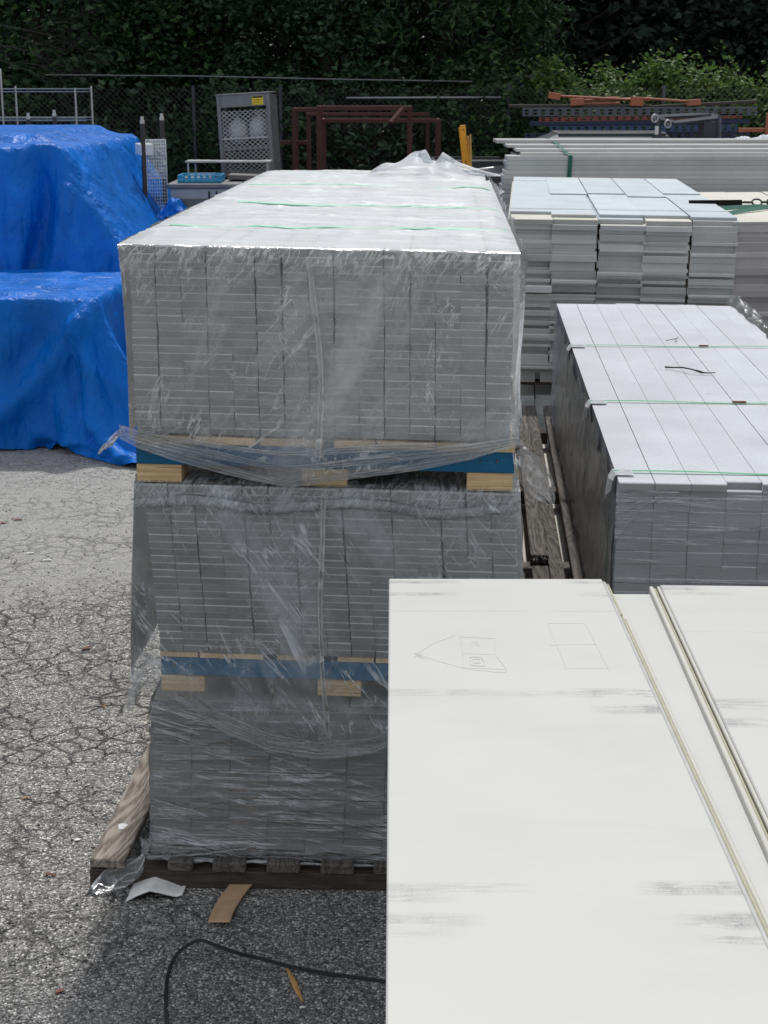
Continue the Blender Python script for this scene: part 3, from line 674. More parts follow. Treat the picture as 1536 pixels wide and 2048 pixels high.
film_obj([grid(170, 26, hemf(hem1, H1, .03, .010, 3, -.040, lo=.0, hi=1)), grid(150, 22, hemf([(a, b*.72+.012) for a, b in hem1], H1, .03, .010, 4, -.044, lo=.02, hi=1)),
          grid(120, 22, hemf([(a, b*.45+.02) for a, b in hem1], H1, .022, .008, 5, -.046, lo=.0, hi=.8))], M['film_hem'], e1, 'film_hem')
film_obj([grid(6, 170, seam_strip(H1, -.06, 0, .622, .017, 5))], M['seam'], e1, 'film_seam')
def flapL(u, v):
    wd = .012+.055*np.sin(np.clip(v*2.6, 0, pi)); return -.045-.065*v+(u-.5)*wd*1.2, -.035+.02*vn(u*5, v*6, 0, 2), .02-.085*v+(u-.5)*wd*.9+.01*vn(u*9, v*9, 0, 5)
def flapR(u, v):
    wd = .01+.085*np.sin(np.clip(.35+v*2.6, 0, pi)); return W1+.028+.125*v+(u-.5)*wd, -.03+.03*vn(u*5, v*6, 0, 7)+.01*ridge(u*7, v*3, 0, 2), -.02-.195*v+(u-.5)*wd*.55
def flapR2(u, v): return W1-.005+.06*u*v+.0*v, -.035+.01*vn(u*6, v*6, 0, 9), .03-.05*v+.02*u
film_obj([grid(26, 34, flapL)], M['film_hem'], e1, 'film_corner')
film_obj([grid(26, 34, flapR), grid(12, 12, flapR2)], M['film_clear'], e1, 'film_corner')
def crumple(u, v):   # upstanding crumpled film at the far right corner
    x = .60+.75*u+.05*vn(v*5, u*4, 0, 3); pk = interp(u, [(0, .02), (.16, .05), (.33, .115), (.42, .13), (.5, .05), (.56, .12), (.66, .07), (.85, .03), (1, .0)])
    return x, L1-.25+.25*vn(u*7, v*4, 0, 4)+.1*v, H1+.012+v*pk*1.15+.012*vn(u*14, v*8, 0, 6)
film_obj([grid(80, 20, crumple)], M['film_top'], e1, 'film_tail')
def cornR(u, v):
    return W1-.02+.09*u*v+.03*v, L1-.6+.22*u, H1+.01-.10*v+.03*u
film_obj([grid(14, 14, cornR)], M['film1'], e1, 'film_corner')
for yy, k in ((.62, 1), (1.62, 2), (3.0, 3)):
    pts = []
    for x in np.linspace(.02 if k != 2 else .15, W1-.02, 60):
        y = yy+.004*sin(x*9+k); u = (x+sh1*H1+.03)/(W1+.05); v = (y+.012)/(L1+.03); pts.append((x, y, float(u1_top(np.array(u), np.array(v))[2])+.0022))
    mb = MB(); mb.strip(pts, .016, Vector((0, -.25, 1)), .001); mb.build('strap', M['strap_w'], e1)
mb = MB(); mb.strip([(W1-.19+.135*t, -.030-.004*sin(t*9), H1-.012+.014*sin(pi*t)) for t in np.linspace(0, 1, 14)], .013, Vector((0, -1, .2)), .002); mb.build('torn_edge', M['film_hem'], e1)
# ================= stack R =================
YR = -R(3.43); RO = at(1237, 950, 5.29); rz0 = .83
eR, HR = bundle('upper bundle on the right, pale grey boards bared on top with three green straps', 'board bundle', (RO.x, RO.y, rz0), YR, R(.2),
                9, [.0505]*14+[.0265, .027], .1267, 4.62, shear=-.0, jx=.0012, jy=.005, mat=M['board_r'], seed=5, nparts=99, c=.0036, gap=.0010)
topR = [o for o in eR.children if abs(o.location.z-(HR-.027)) < .002]
topR.sort(key=lambda o: o.location.x)
for o, dy in zip(topR, (.0, .0, .0, .04, .015, .0, .01, -.01, -.015)): o.location.y += dy-.012
WR = 9*.1267; LR = 4.62; HF = HR-.03
def uR_front(u, v):
    x = -.008+u*(WR+.016); z = HF-v*(HF+.02)-.03*ridge(u*5, .3, 0, 2)*(1-v)
    st = .005*ridge(x*1.5, z*34, 0, 3, 3)+.006*ridge(x*1.4+z*2, z*14-x*2, 0, 8, 3)+.005*ridge(x*3, z*9, 0, 5, 2)
    return x, -.012-st, z
def uR_left(u, v):
    y = -.01+u*(LR+.02); top = HR+.002-.05*np.clip((vn(y*6, 0, 0, 4)-.45)*4, 0, 1)
    z = top-v*(top+.02); st = .007*ridge(y*2.2+z*4.5, z*3-y*.6, 0, 3, 3)+.006*ridge(y*5+z*8, z*5, 0, 7, 3)
    return -.010-st, y, z
def uR_right(u, v):
    y = -.01+u*(LR+.02); z = HR+.01-v*HR; return WR+.012+.01*vn(y*6, z*8, 0, 2), y, z
def uR_clear(u, v):  # torn film wrapped onto the front left corner
    x = -.01+.22*u; return x, -.020-.004*ridge(x*20, v*9, 0, 2), HF+.005-(.02+.17*(1-u)**2)*v
def uR_back(u, v):   # film bunched along the right rear edge
    y = 2.4+2.4*u; return WR-.05+.10*v+.03*vn(y*7, v*3, 0, 3), y, HR+.004+(.010+.05*np.clip(u, 0, 1)**2)*np.sin(v*pi)*(.4+vn(y*8, v*5, 0, 6))
film_obj([grid(150, 150, uR_front), grid(30, 30, uR_clear)], M['film3r'], eR, 'stretch_film')
film_obj([grid(160, 70, uR_left), grid(40, 14, uR_right)], M['film_side'], eR, 'side_film')
film_obj([grid(60, 20, uR_back)], M['film_hem'], eR, 'film_corner')
for y, s in ((.135, -.006), (1.42, .01), (2.93, .03)):
    mb = MB()
    pts = [(-.016, y+.03, HR-.5), (-.017, y+.012, HR-.12), (-.018, y, HR-.02), (-.004, y, HR+.008)]+[(x, y+s*x, HR+.006+.003*sin(x*8)) for x in np.linspace(.05, WR, 26)]
    mb.strip(pts[3:], .013, Vector((0, 0, 1)), .0012); mb.build('strap', M['strap'], eR)
    mb = MB(); mb.strip(pts[:4], .008, Vector((-1, 0, .05)), .001); mb.build('strap', M['strap_t'], eR)
    mb = MB()   # corner protector of folded film and card
    for k in range(5):
        a = [(-.028-.006*k*.3, y-.05+.012*k, HR-.055-.007*k), (-.022, y-.045+.01*k, HR-.015), (-.006, y-.04+.012*k, HR+.006), (.05+.02*random.random(), y-.04+.013*k, HR+.007+.001*k)]
        mb.strip(a, .05, Vector((-.4, 0, 1)), .001)
    mb.build('corner_protector', M['film_top'], eR)
    if y > 1: MB().box(.62 if y < 2 else .68, (.68 if y < 2 else .73), y+s*.65-.010, y+s*.65+.010, HR+.008, HR+.013, .001).build('strap_seal', M['seal'], eR)
block = empty('wooden_pallet', (RO.x+.02, RO.y+.01, .70), YR, 'pallet of weathered wood between the two right hand bundles', 'pallet')
for i in range(5): MB().box(.0+i*.27, .10+i*.27, 0, 4.5, .0, .075, .004).build('runner', M['weath_d'], block)
for y in (0.02, 1.1, 2.2, 3.3, 4.3): MB().box(-.01, 1.15, y, y+.12, .076, .128, .004).build('deck_board', M['weath_x'], block)
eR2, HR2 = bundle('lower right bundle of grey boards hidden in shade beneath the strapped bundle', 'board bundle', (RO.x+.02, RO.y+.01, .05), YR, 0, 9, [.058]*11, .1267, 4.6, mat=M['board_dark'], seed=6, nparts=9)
film_obj([grid(80, 30, lambda u, v: (-.012-.01*ridge(u*12+v*3, v*2, 0, 2), u*4.6, HR2*(1-v))), grid(80, 30, lambda u, v: (u*1.14, -.014-.005*ridge(u*2, v*20, 0, 2), HR2*(1-v)))], M['film_side'], eR2, 'stretch_film')
# twigs and grit on top of the right bundle
def on_R(px, py, dz=.0): 
    p = atz(px, py, rz0+HR+dz); return p
def twig(pts, r, label, branch=None):
    mb = MB(); P = [on_R(*q[:2], dz=.010+(q[2] if len(q) > 2 else 0)) for q in pts]; mb.tube(P, r, 6)
    if branch: mb.tube([on_R(*q, dz=.010) for q in branch], r if not isinstance(r, list) else r[-1], 5)
    tag(mb.build('twig', M['twig'], smooth=True), label, 'twig', 'twigs lying on the right hand bundle')
twig([(1330, 734), (1345, 735), (1365, 735, .01), (1385, 739, .012), (1402, 745), (1418, 746), (1431, 745)], [.005, .004, .004, .0035, .004, .003, .002], 'long dark twig lying across the pale grey boards', [(1385, 739), (1398, 741), (1409, 745)])
twig([(1332, 681), (1343, 679), (1352, 677), (1357, 675)], .0018, 'small forked pale twig on the bare boards', [(1350, 677), (1353, 683)])
# ================= timbers between the stacks =================
gp = empty('weathered_pallet', (0, 0, 0), 0, 'grey weathered pallet of long planks in the gap between the stacks', 'pallet')
def lp(x0, D0, x1, D1_, w, z, th, mat, name='plank', notch=False):
    yaw = math.atan2(x1-x0, D1_-D0); L = math.hypot(x1-x0, D1_-D0); mb = MB()
    if notch:
        mb.box(0, w*.52, 0, L*.22, -th, 0, .004); mb.box(w*.55, w, 0, L, -th, -.0005, .004)
        mb.box(0, w*.55, L*.22+.16, L, -th, 0, .004)
        for k in range(14):
            a = random.random()*w*.5; mb.box(a, a+.004+.006*random.random(), L*.22+.12+.05*random.random(), L*.22+.17, -th+.005, -.006-.012*random.random(), 0)
    else: mb.box(0, w, 0, L, -th, 0, .004)
    return mb.build(name, mat, gp, (x0, D0, z), (0, 0, -yaw))
lp(.605, 5.6, .881, 10.2, .142, .862, .04, M['weath_g'], notch=True)
lp(.78, 5.6, 1.075, 10.2, .085, .860, .045, M['weath_d'])
lp(.47, 5.6, .62, 8.2, .11, .80, .13, M['weath_d'])
for D in (5.75, 6.72, 8.1, 9.55): MB().box(.50+.055*(D-5.75), .83+.055*(D-5.75), D, D+.10, .742, .815, .004).build('cross_board', M['weath_g'] if 6 < D < 7 else M['weath_x'], gp)
eG, HG = bundle('low stack of whitish boards beneath the weathered pallet in the gap', 'board stack', (.50, 5.7, .0), -R(3.4), 0, 3, [.10]*7, .115, 4.2, mat=M['board_cream'], seed=9, nparts=21)
# ================= stack B =================
YB = -R(5.0); BO = at(1012, 600, 10.7)
def mB(rI, cI, rr):
    if rI >= NB-1: return M['board_blue']
    if rI == NB-2: return M['board_cream'] if cI in (0, 1, 3) else M['board_blue']
    return M['board_b']
rb = random.Random(4); rowsB = []
while sum(rowsB) < .98: rowsB.append(rb.choice([.015, .018, .022, .028, .036, .045]))
rowsB += [.034, .022]; NB = len(rowsB); bz = 2.085-sum(rowsB)
eB, HB = bundle('tall bundle of wide boards with pale blue tops behind the right hand stack', 'board bundle', (BO.x, 10.72, bz), YB, R(.5),
                5, rowsB, .31, 4.2, shear=0, jx=.008, jy=.034, matfn=mB, seed=14, nparts=100, wander=.0025, c=.003)
for o in eB.children:
    z = o.location.z
    ci = int(round(o.location.x/.31))
    if z > HB-.03: o.location.y += (.36, .16, .18, .17, .10)[max(0, min(4, ci))]
    elif z > HB-.06: o.location.y += (-.04, .0, .03, .0, .03)[max(0, min(4, ci))]
    elif random.random() < .3: o.location.y -= .03+.02*random.random()
# grooves and sheet joints: thin straps across
for yy in (.55, 3.9):
    MB().strip([(x, yy, HB+.004) for x in np.linspace(-.01, 1.56, 14)], .012, Vector((0, 0, 1)), .001).build('strap', M['strap_t'], eB)
for cI, yj in ((1, 2.1), (2, 2.2), (4, 2.3), (3, 1.9)):
    MB().box(cI*.31+.003, cI*.31+.305, yj, 4.36, HB+.001, HB+.010, .001).build('top_sheet', M['board_blue'], eB)
ePB = empty('wooden_pallet', (BO.x, 10.74, bz-.13), YB, 'pale pallet between the two bundles of wide boards', 'pallet')
for i in range(12): MB().box(-.02+i*.138, -.02+i*.138+.10, 0, 4.1, .028, .100, .003).build('runner', M['board_cream'], ePB)
for y in (0.03, 2, 3.9): MB().box(-.03, 1.58, y, y+.1, 0, .027, .003).build('bottom_board', M['weath_x'], ePB)
MB().box(-.03, 1.6, -.01, 4.1, .101, .128, .002).build('top_board', M['board'], ePB)
eB2, HB2 = bundle('lower bundle of wide boards below the pale pallet, mostly in shade', 'board bundle', (BO.x-.03, 10.8, .06), YB, 0,
                  6, [.05, .07, .03, .09, .05, .06, .03, .08, .04, .05, .07, .04, .06, .03], .255, 4.1, jx=.008, jy=.03, mat=M['board_b'], seed=33, nparts=84)
# ================= stack C =================
CO = at(1466, 600, 10.62)
rowsC = []
while sum(rowsC) < 1.9: rowsC.append(rb.choice([.02, .028, .035, .05, .065]))
kC = 2.06/(sum(rowsC)+.08); rowsC = [a*kC for a in rowsC]+[.05, .02]; NC = len(rowsC)
eC, HC2 = bundle('cream topped stack of boards at the right edge held by dark green webbing', 'board bundle', (CO.x+.03, 10.62, 0), -R(5.2), -R(.9), 4, rowsC, .30, 3.0, jx=.02, jy=.04,
                 matfn=lambda r, c_, rr: M['board_cream'] if r >= NC-1 else M['board_c'], seed=44, nparts=100, wander=.006, c=.0025)
for o in eC.children:
    if o.location.z > HC2-.03: o.location.y -= .02; 
    if 1.0 < o.location.z < 1.55: o.location.x += .03
mb = MB(); 
for yy0, yy1, w in ((1.02, 1.05, .045), (.55, .98, .045)):
    mb.strip([(x, yy0+(yy1-yy0)*min(1, x/.35), HC2+.012+.008*sin(x*6)) for x in np.linspace(-.02, 1.2, 16)], w, Vector((0, -.6, .8)), .002)
mb.build('webbing', M['strap_d'], eC)
mb = MB(); mb.strip([(x, 1.30, HC2+.030) for x in np.linspace(-.2, .20, 8)], .05, Vector((0, -.9, .6)), .004); mb.strip([(x, 1.30, HC2+.030) for x in np.linspace(.45, 1.2, 8)], .05, Vector((0, -.9, .6)), .004); mb.build('webbing', M['web_k'], eC)
mb = MB()
for k, x in enumerate((.24, .31, .38, .42)):
    mb.tube([(x+.038*cos(a), 1.30+.038*sin(a), HC2+.034+(.02*sin(a) if k % 2 else 0)) for a in np.linspace(0, 2*pi, 16)], .007, 6, False)
mb.build('ratchet_rings', M['black'], eC, smooth=True)
# ================= stack D, long boards across the back =================
DO = at(1018, 312, 15.4)
eD = empty('board_bundle', (DO.x, 15.4, 0), R(.4), 'long pale trim boards stacked crosswise behind, with a green strap and ragged left ends', 'board bundle')
rr = random.Random(8); zt = DO.z; n_rows = 50; ph = zt/n_rows; cnt = 0; rest = MB()
for r in range(n_rows-1, -1, -1):
    for c_ in range(4):
        z = r*ph; x = -.16*(zt-z)+rr.uniform(-.018, .018)+.03*(c_ % 2)+.06*c_; y = c_*.33
        if cnt < 100: mk('board', board_mesh(.315, 5.2, ph, M['board_x'], .004, 'X'), None, eD, (x, y, z)); cnt += 1
        else: rest.box(x, x+5.2, y, y+.313, z+.0005, z+ph-.0005, .003)
tag(rest.build('board', M['board_x'], eD), kind='stuff')
for k, (x, y0, y1, z, h) in enumerate(((.13, .10, .32, 0, .03), (.09, .22, .62, .03, .03), (.02, .45, 1.0, .06, .03), (-.06, .8, 1.3, .09, .035))):
    MB().box(x, x+5.1, y0, y1, zt+z+.001, zt+z+h, .003).build('top_board', M['board_x'], eD)
mb = MB(); mb.strip([(.56, .11, zt+.035), (.60, -.012, zt+.005), (.59, -.012, zt-.3), (.57, -.012, zt-1.0)], .04, [Vector((0, 0, 1)), Vector((0, -1, 1)), Vector((0, -1, 0)), Vector((0, -1, 0))], .002)
mb.strip([(.50, 1.2, zt+.13), (.53, .6, zt+.10), (.56, .11, zt+.038)], .04, Vector((0, 0, 1)), .002)
mb.build('strap', M['strap_d'], eD)
# ================= foreground white panels =================
def m_panel():
    t = NT('scuffed_white_panel'); w = t.co(); sp = t.N('SeparateXYZ'); t.L(w, sp.inputs[0]); X, Y = sp.outputs[0], sp.outputs[1]
    c = t.mix(t.mr(t.noise(w, 3, 4, .5), .3, .7), (.60, .605, .58), (.625, .627, .60))
    sn = t.noise(t.co(scale=(4.0, 42, 1)), 2.6, 7, .72, .25); sx = t.noise(t.co(scale=(1, 1.5, 1)), 3.4, 4, .6)
    tot = None
    # (centre y, half width, x from, x to, strength)
    for y0, hw, xa, xb, st in SCUFF:
        m = t.mr(t.math('ABSOLUTE', t.math('SUBTRACT', Y, y0)), hw*.5, hw, 1, 0)
        mx = t.math('MULTIPLY', t.mr(X, xa-.04, xa+.02, 0, 1), t.mr(X, xb-.05, xb+.02, 1, 0))
        m = t.math('MULTIPLY', t.math('MULTIPLY', m, mx), st)
        tot = m if tot is None else t.math('MAXIMUM', tot, m)
    gr = t.mr(t.noise(t.co(scale=(1, 3, 1)), 260, 3, .7), .40, .56); bl = t.mr(t.vor(t.co(scale=(30, 9, 1)), 1.0).outputs['Distance'], .25, .5, 1, .35)
    f = t.math('MULTIPLY', tot, t.math('MULTIPLY', t.math('MULTIPLY', t.mr(t.math('ADD', sn, t.math('MULTIPLY', sx, .35)), .60, .69, 0, 1), gr), t.mr(bl, .35, 1, .6, 1)), clamp=True)
    c = t.mix(t.math('MULTIPLY', f, 1.25, clamp=True), c, (.25, .255, .26))
    ln = t.mr(t.math('ABSOLUTE', t.math('SUBTRACT', Y, LINEY)), .003, .009, .28, 0); ln = t.math('MULTIPLY', ln, t.mr(t.noise(t.co(scale=(2, 1, 1)), 4, 3), .35, .6, .2, 1))
    c = t.mix(ln, c, (.36, .32, .30))
    sm = t.mr(t.noise(t.co(scale=(.6, 1.6, 1)), 2.2, 6, .7, .6), .50, .72, 0, .16); c = t.mix(sm, c, (.42, .42, .40)); c = t.mix(1.0, c, t.mr(t.noise(w, 420, 2, .6), .3, .7, .975, 1.02), 'MULTIPLY')
    rd = t.mr(t.noise(w, 8, 5, .7), .66, .78, 0, .10); c = t.mix(rd, c, (.5, .42, .36))
    return t.base(c, .50, 0, t.bump(t.noise(w, 130, 3), .06, .001), .35)
PZ = 1.55; PY = 4.305; TILT = R(1.08)
def pl_y(py):     # local y (towards the camera negative) of image row py on the panel plane
    y = 4.305
    for _ in range(12):
        z = PZ+(PY-y)*tan(TILT); y = (HC-z)/tan(dep(py))
    return (y-PY)/cos(TILT)
LEN = 3.2
def panel(label, x, y, yaw, z, Wp, scuff, liney, L=LEN, th=.022, left=False, right=False, name='insulated_panel'):
    global SCUFF, LINEY
    SCUFF = scuff; LINEY = liney
    e = empty(name, (x, y, z), yaw, label, 'panel', 'white insulated panels in the foreground stack', rx=-TILT)
    MB().box(0, Wp, -L, 0, -th, 0, .003).build('panel_face', m_panel(), e)
    if right:   # tongue profile down the right edge
        MB().box(Wp+.0005, Wp+.010, -L, -.006, -th, -.006, .002).build('edge_lip', M['panel_edge'], e)
        MB().box(Wp+.0105, Wp+.019, -.30, -.012, -th, -.010, .003).build('tongue', M['foam'], e)
        MB().box(Wp+.0105, Wp+.019, -L, -.318, -th, -.009, .003).build('tongue', M['foam'], e)
        MB().box(Wp+.0195, Wp+.031, -L, -.325, -th, -.013, .003).build('edge_lip', M['edge_dirty'], e)
    if left:
        MB().box(-.009, -.0005, -L, -.004, -th, -.003, .002).build('edge_lip', M['edge_dirty'], e)
        MB().box(-.018, -.0115, -L, -.003, -th, -.009, .002).build('groove', M['foam'], e)
        MB().box(-.031, -.0195, -L, -.002, -th, -.004, .002).build('edge_lip', M['edge_dirty'], e)
    return e
yA = [pl_y(a) for a in (1164, 1188, 1222, 1385, 1418, 1775, 1795, 1840, 1865, 1250)]
PA = panel('near left white panel with a pencilled house sketch and grey scuffs', .0147, PY, -R(.3), PZ, .625,
      [(yA[0], .018, -.1, .20, 1.0), (yA[1], .022, -.1, .19, .9), (yA[0], .02, .54, .7, .8), (yA[1], .03, .56, .7, .5), (yA[3], .030, -.1, .24, .7), (yA[3]-.005, .022, .2, .55, .4), (yA[3], .035, .45, .72, .9), (yA[4], .035, .5, .72, .8),
       (yA[5], .022, -.1, .26, .6), (yA[6], .022, -.1, .12, .55), (yA[7], .028, -.1, .16, .5), (yA[8], .02, .02, .12, .4), (yA[5], .03, .47, .72, 1.0), (yA[7], .034, .52, .72, 1.0), (yA[8]-.02, .02, .55, .72, .7)], yA[2], right=True)
PB = panel('near right white panel with a stepped cream edge and grey rub marks', .802, 4.255, -R(2.0), PZ-.003, .66,
      [(-.03, .03, -.1, .12, .9), (-.08, .02, .02, .2, .5), (yA[3]-.01, .04, -.1, .2, .9), (yA[4]-.02, .035, -.1, .3, .8)], yA[9]+.01, left=True)
PC = panel('lowermost exposed white sheet seen in the strip between the two near panels', .0165, 4.24, -R(.3), PZ-.0245, 1.40, [(-.05, .02, .55, .8, .1)], -9, th=.04)
pc = empty('panel_stack', (.0165, 4.24, 0), -R(.3), 'pile of white panels carrying the three near panels above the asphalt', 'panel stack')
for k in range(30):
    z = .06+k*.0466
    if z+.0456 < PZ-.097: 
        b = MB(); b.box(0, 1.4, -2.9, -.01*(k % 2), z, z+.045, .003); b.build('panel', M['panel_edge'], pc)
zt_ = .06+30*.0466
def wedge():
    z0 = max(o.dimensions.z for o in pc.children)
MB().box(0.02, 1.38, -.12, -.02, 1.4585, 1.483, .003).build('bearer', M['wood_x'], pc)
MB().box(0.02, 1.38, -1.5, -1.4, 1.4585, 1.509, .003).build('bearer', M['wood_x'], pc)
MB().box(0.02, 1.38, -2.8, -2.7, 1.4585, 1.534, .003).build('bearer', M['wood_x'], pc)
for y in (-.2, -1.4, -2.7): MB().box(0, 1.4, y-.1, y, .002, .058, .003).build('bearer', M['weath_x'], pc)
# pencil drawing
def pp(px, py): 
    y = pl_y(py); z = PZ-y*sin(TILT); w = atz(px, py, z); return PA.matrix_world.inverted() @ Vector((w.x, w.y, z))
bpy.context.view_layer.update()
mb = MB()
def pl_(pts, w=.0006):
    out = []
    for a, b in zip(pts[:-1], pts[1:]):
        for k in range(6):
            t = k/6; out.append(pp(a[0]+(b[0]-a[0])*t+random.uniform(-.5, .5), a[1]+(b[1]-a[1])*t+random.uniform(-.5, .5)))
    out.append(pp(*pts[-1])); out = [Vector((p.x, p.y, .0004)) for p in out]; mb.strip(out, w, Vector((0, 0, 1)), .0003)
pl_([(911, 1271), (870, 1286), (833, 1308), (870, 1321), (925, 1336)]); pl_([(921, 1274), (990, 1278), (990, 1310), (925, 1307), (921, 1274)]); pl_([(925, 1307), (926, 1336), (1013, 1340), (1000, 1322), (990, 1311)])
pl_([(926, 1338), (1012, 1346), (1013, 1340)]); pl_([(944, 1286), (958, 1286)]); pl_([(944, 1286), (944, 1294)]); pl_([(950, 1289), (960, 1292)]); pl_([(940, 1315), (962, 1314), (970, 1328), (968, 1333), (941, 1331), (940, 1315)], .0013); pl_([(946, 1319), (958, 1318), (961, 1326), (947, 1327), (946, 1319)], .0014)
pl_([(830, 1308), (848, 1318)], .003); pl_([(828, 1315), (842, 1308)], .002)
mb.build('pencil_drawing', M['pencil'], PA)
mb = MB(); pl_([(1096, 1247), (1170, 1247), (1217, 1340)], .0007); pl_([(1096, 1247), (1132, 1337), (1215, 1337)], .0006); pl_([(1100, 1291), (1192, 1289)], .0006)
t_ = m_plain('faint_graphite', (.565, .57, .555), .7, 0, .1, 40, .1); mb.build('pencil_drawing', t_, PA)
# ================= litter =================
def sheet_obj(name, fn, nu, nv, mat, th, loc, rz, label, cat):
    P, q = grid(nu, nv, fn); me = npmesh(name, P, q, True); o = mk(name, me, mat, None, loc, (0, 0, rz)); m = o.modifiers.new('s', 'SOLIDIFY'); m.thickness = th; m.offset = 1
    return tag(o, label, cat)
p = atz(452, 1812, 0)
sheet_obj('cardboard_strip', lambda u, v: ((u-.5)*.083+.022*(v-.5)**2*3+.02*v, (v-.5)*.30, .006+.03*np.abs(v-.45)**1.6+.008*u*(1-v)), 8, 20, M['card'], .003, (p.x-.005, p.y, .001), -R(8), 'curled strip of brown cardboard on the asphalt below the skid', 'cardboard')
p = atz(318, 1778, 0)
sheet_obj('crumpled_card', lambda u, v: ((u-.5)*.20, (v-.5)*.19+.06*u, .006+.034*(1-np.abs(u-.42)*2.2)*(u < .95)+.006*vn(u*5, v*5, 0, 1)), 22, 8, M['paper'], .003, (p.x, p.y-.03, .001), -R(4), 'creased grimy white card lying at the corner of the skid', 'card')
def gp_(px, py, z=.004): q = atz(px, py, z); return (q.x, q.y, z)
# black strapping band
k_ = [(334, 2060, .004), (332, 2000, .004), (336, 1950, .01), (352, 1912, .03), (372, 1893, .055), (398, 1881, .075), (425, 1888, .075), (470, 1905, .055), (520, 1917, .035), (580, 1933, .02), (640, 1945, .01), (720, 1956, .006), (800, 1968, .004), (860, 1975, .004)]
P_ = [Vector(gp_(a, b, z)) for a, b, z in k_]
def cr(P, n=6):
    out = []
    for i in range(len(P)-1):
        p0, p1, p2, p3 = P[max(i-1, 0)], P[i], P[i+1], P[min(i+2, len(P)-1)]
        for k in range(n):
            t = k/n; out.append(.5*((2*p1)+(-p0+p2)*t+(2*p0-5*p1+4*p2-p3)*t*t+(-p0+3*p1-3*p2+p3)*t**3))
    return out+[P[-1]]
Q = cr(P_); nn = [Vector((.25*sin(i*.12), -.75-.2*cos(i*.1), .7+.3*sin(i*.09))).normalized() for i in range(len(Q))]
mb = MB(); mb.strip(Q, .013, nn, .0009); tag(mb.build('strapping_band', M['black']), 'discarded black plastic strapping looping over the asphalt to the white panels', 'strap')
mb = MB(); a = Vector(gp_(572, 1931)); b = Vector(gp_(605, 2003)); m_ = a.lerp(b, .55)
mb.tube([a, a.lerp(b, .25), m_, a.lerp(b, .85), b], [.002, .007, .010, .007, .002], 5); tag(mb.build('wood_splinter', M['splint']), 'orange sliver of wood on the asphalt next to the black strapping', 'wood splinter')
def leaf(px, py, s, mat, lab, name='dry_leaf', cat='leaf', rz=0.0, asp=.6):
    q = atz(px, py, 0)
    sheet_obj(name, lambda u, v: ((u-.5)*s, (v-.5)*s*asp*(1-.5*np.abs(u-.5)), .003+s*.12*np.sin(u*3)*np.abs(v-.5)*2), 7, 5, mat, .001, (q.x, q.y, .002), rz, lab, cat)
leaf(172, 1299, .045, M['leaf_br'], 'reddish brown dry leaf on the open asphalt left of the lower pallet', rz=.3)
leaf(36, 1041, .06, M['leaf_br'], 'rusty dead leaf on the pale dust below the tarps', rz=.1, asp=.4)
leaf(7, 1047, .045, M['leaf_br'], 'dark dead leaf on the pale dust at the left picture edge', rz=.9)
leaf(95, 1122, .055, M['paper'], 'flat white chip on the asphalt left of the middle bundle', 'paper_scrap', 'scrap', .1, .35)
leaf(248, 1095, .026, M['cap'], 'small cream scrap on the asphalt close to the middle bundle', 'paper_scrap', 'scrap', .1, .5)
leaf(60, 1108, .05, M['paper'], 'pale smear of a scrap on the asphalt below the tarps', 'paper_scrap', 'scrap', .3, .4)
leaf(208, 1415, .03, M['splint'], 'thin orange wood chip on the asphalt near the lower bundle', 'wood_chip', 'wood chip', -.7, .3)
leaf(52, 1598, .035, M['card'], 'tan wood chip on the asphalt at the lower left', 'wood_chip', 'wood chip', .2, .35)
leaf(155, 1682, .022, M['paper'], 'small white pebble like chip beside the plank end', 'paper_scrap', 'scrap', .2, .9)
leaf(605, 1898+120, .02, M['paper'], 'tiny pale chip by the white panel pile', 'paper_scrap', 'scrap', .2, .6)
leaf(100, 1752, .05, M['leaf_br'], 'curled brown leaf fragment by the twisted film tail', rz=-.2, asp=.3)
leaf(120, 1985, .03, M['leaf_br'], 'dark red leaf at the bottom left of the asphalt', rz=.5)
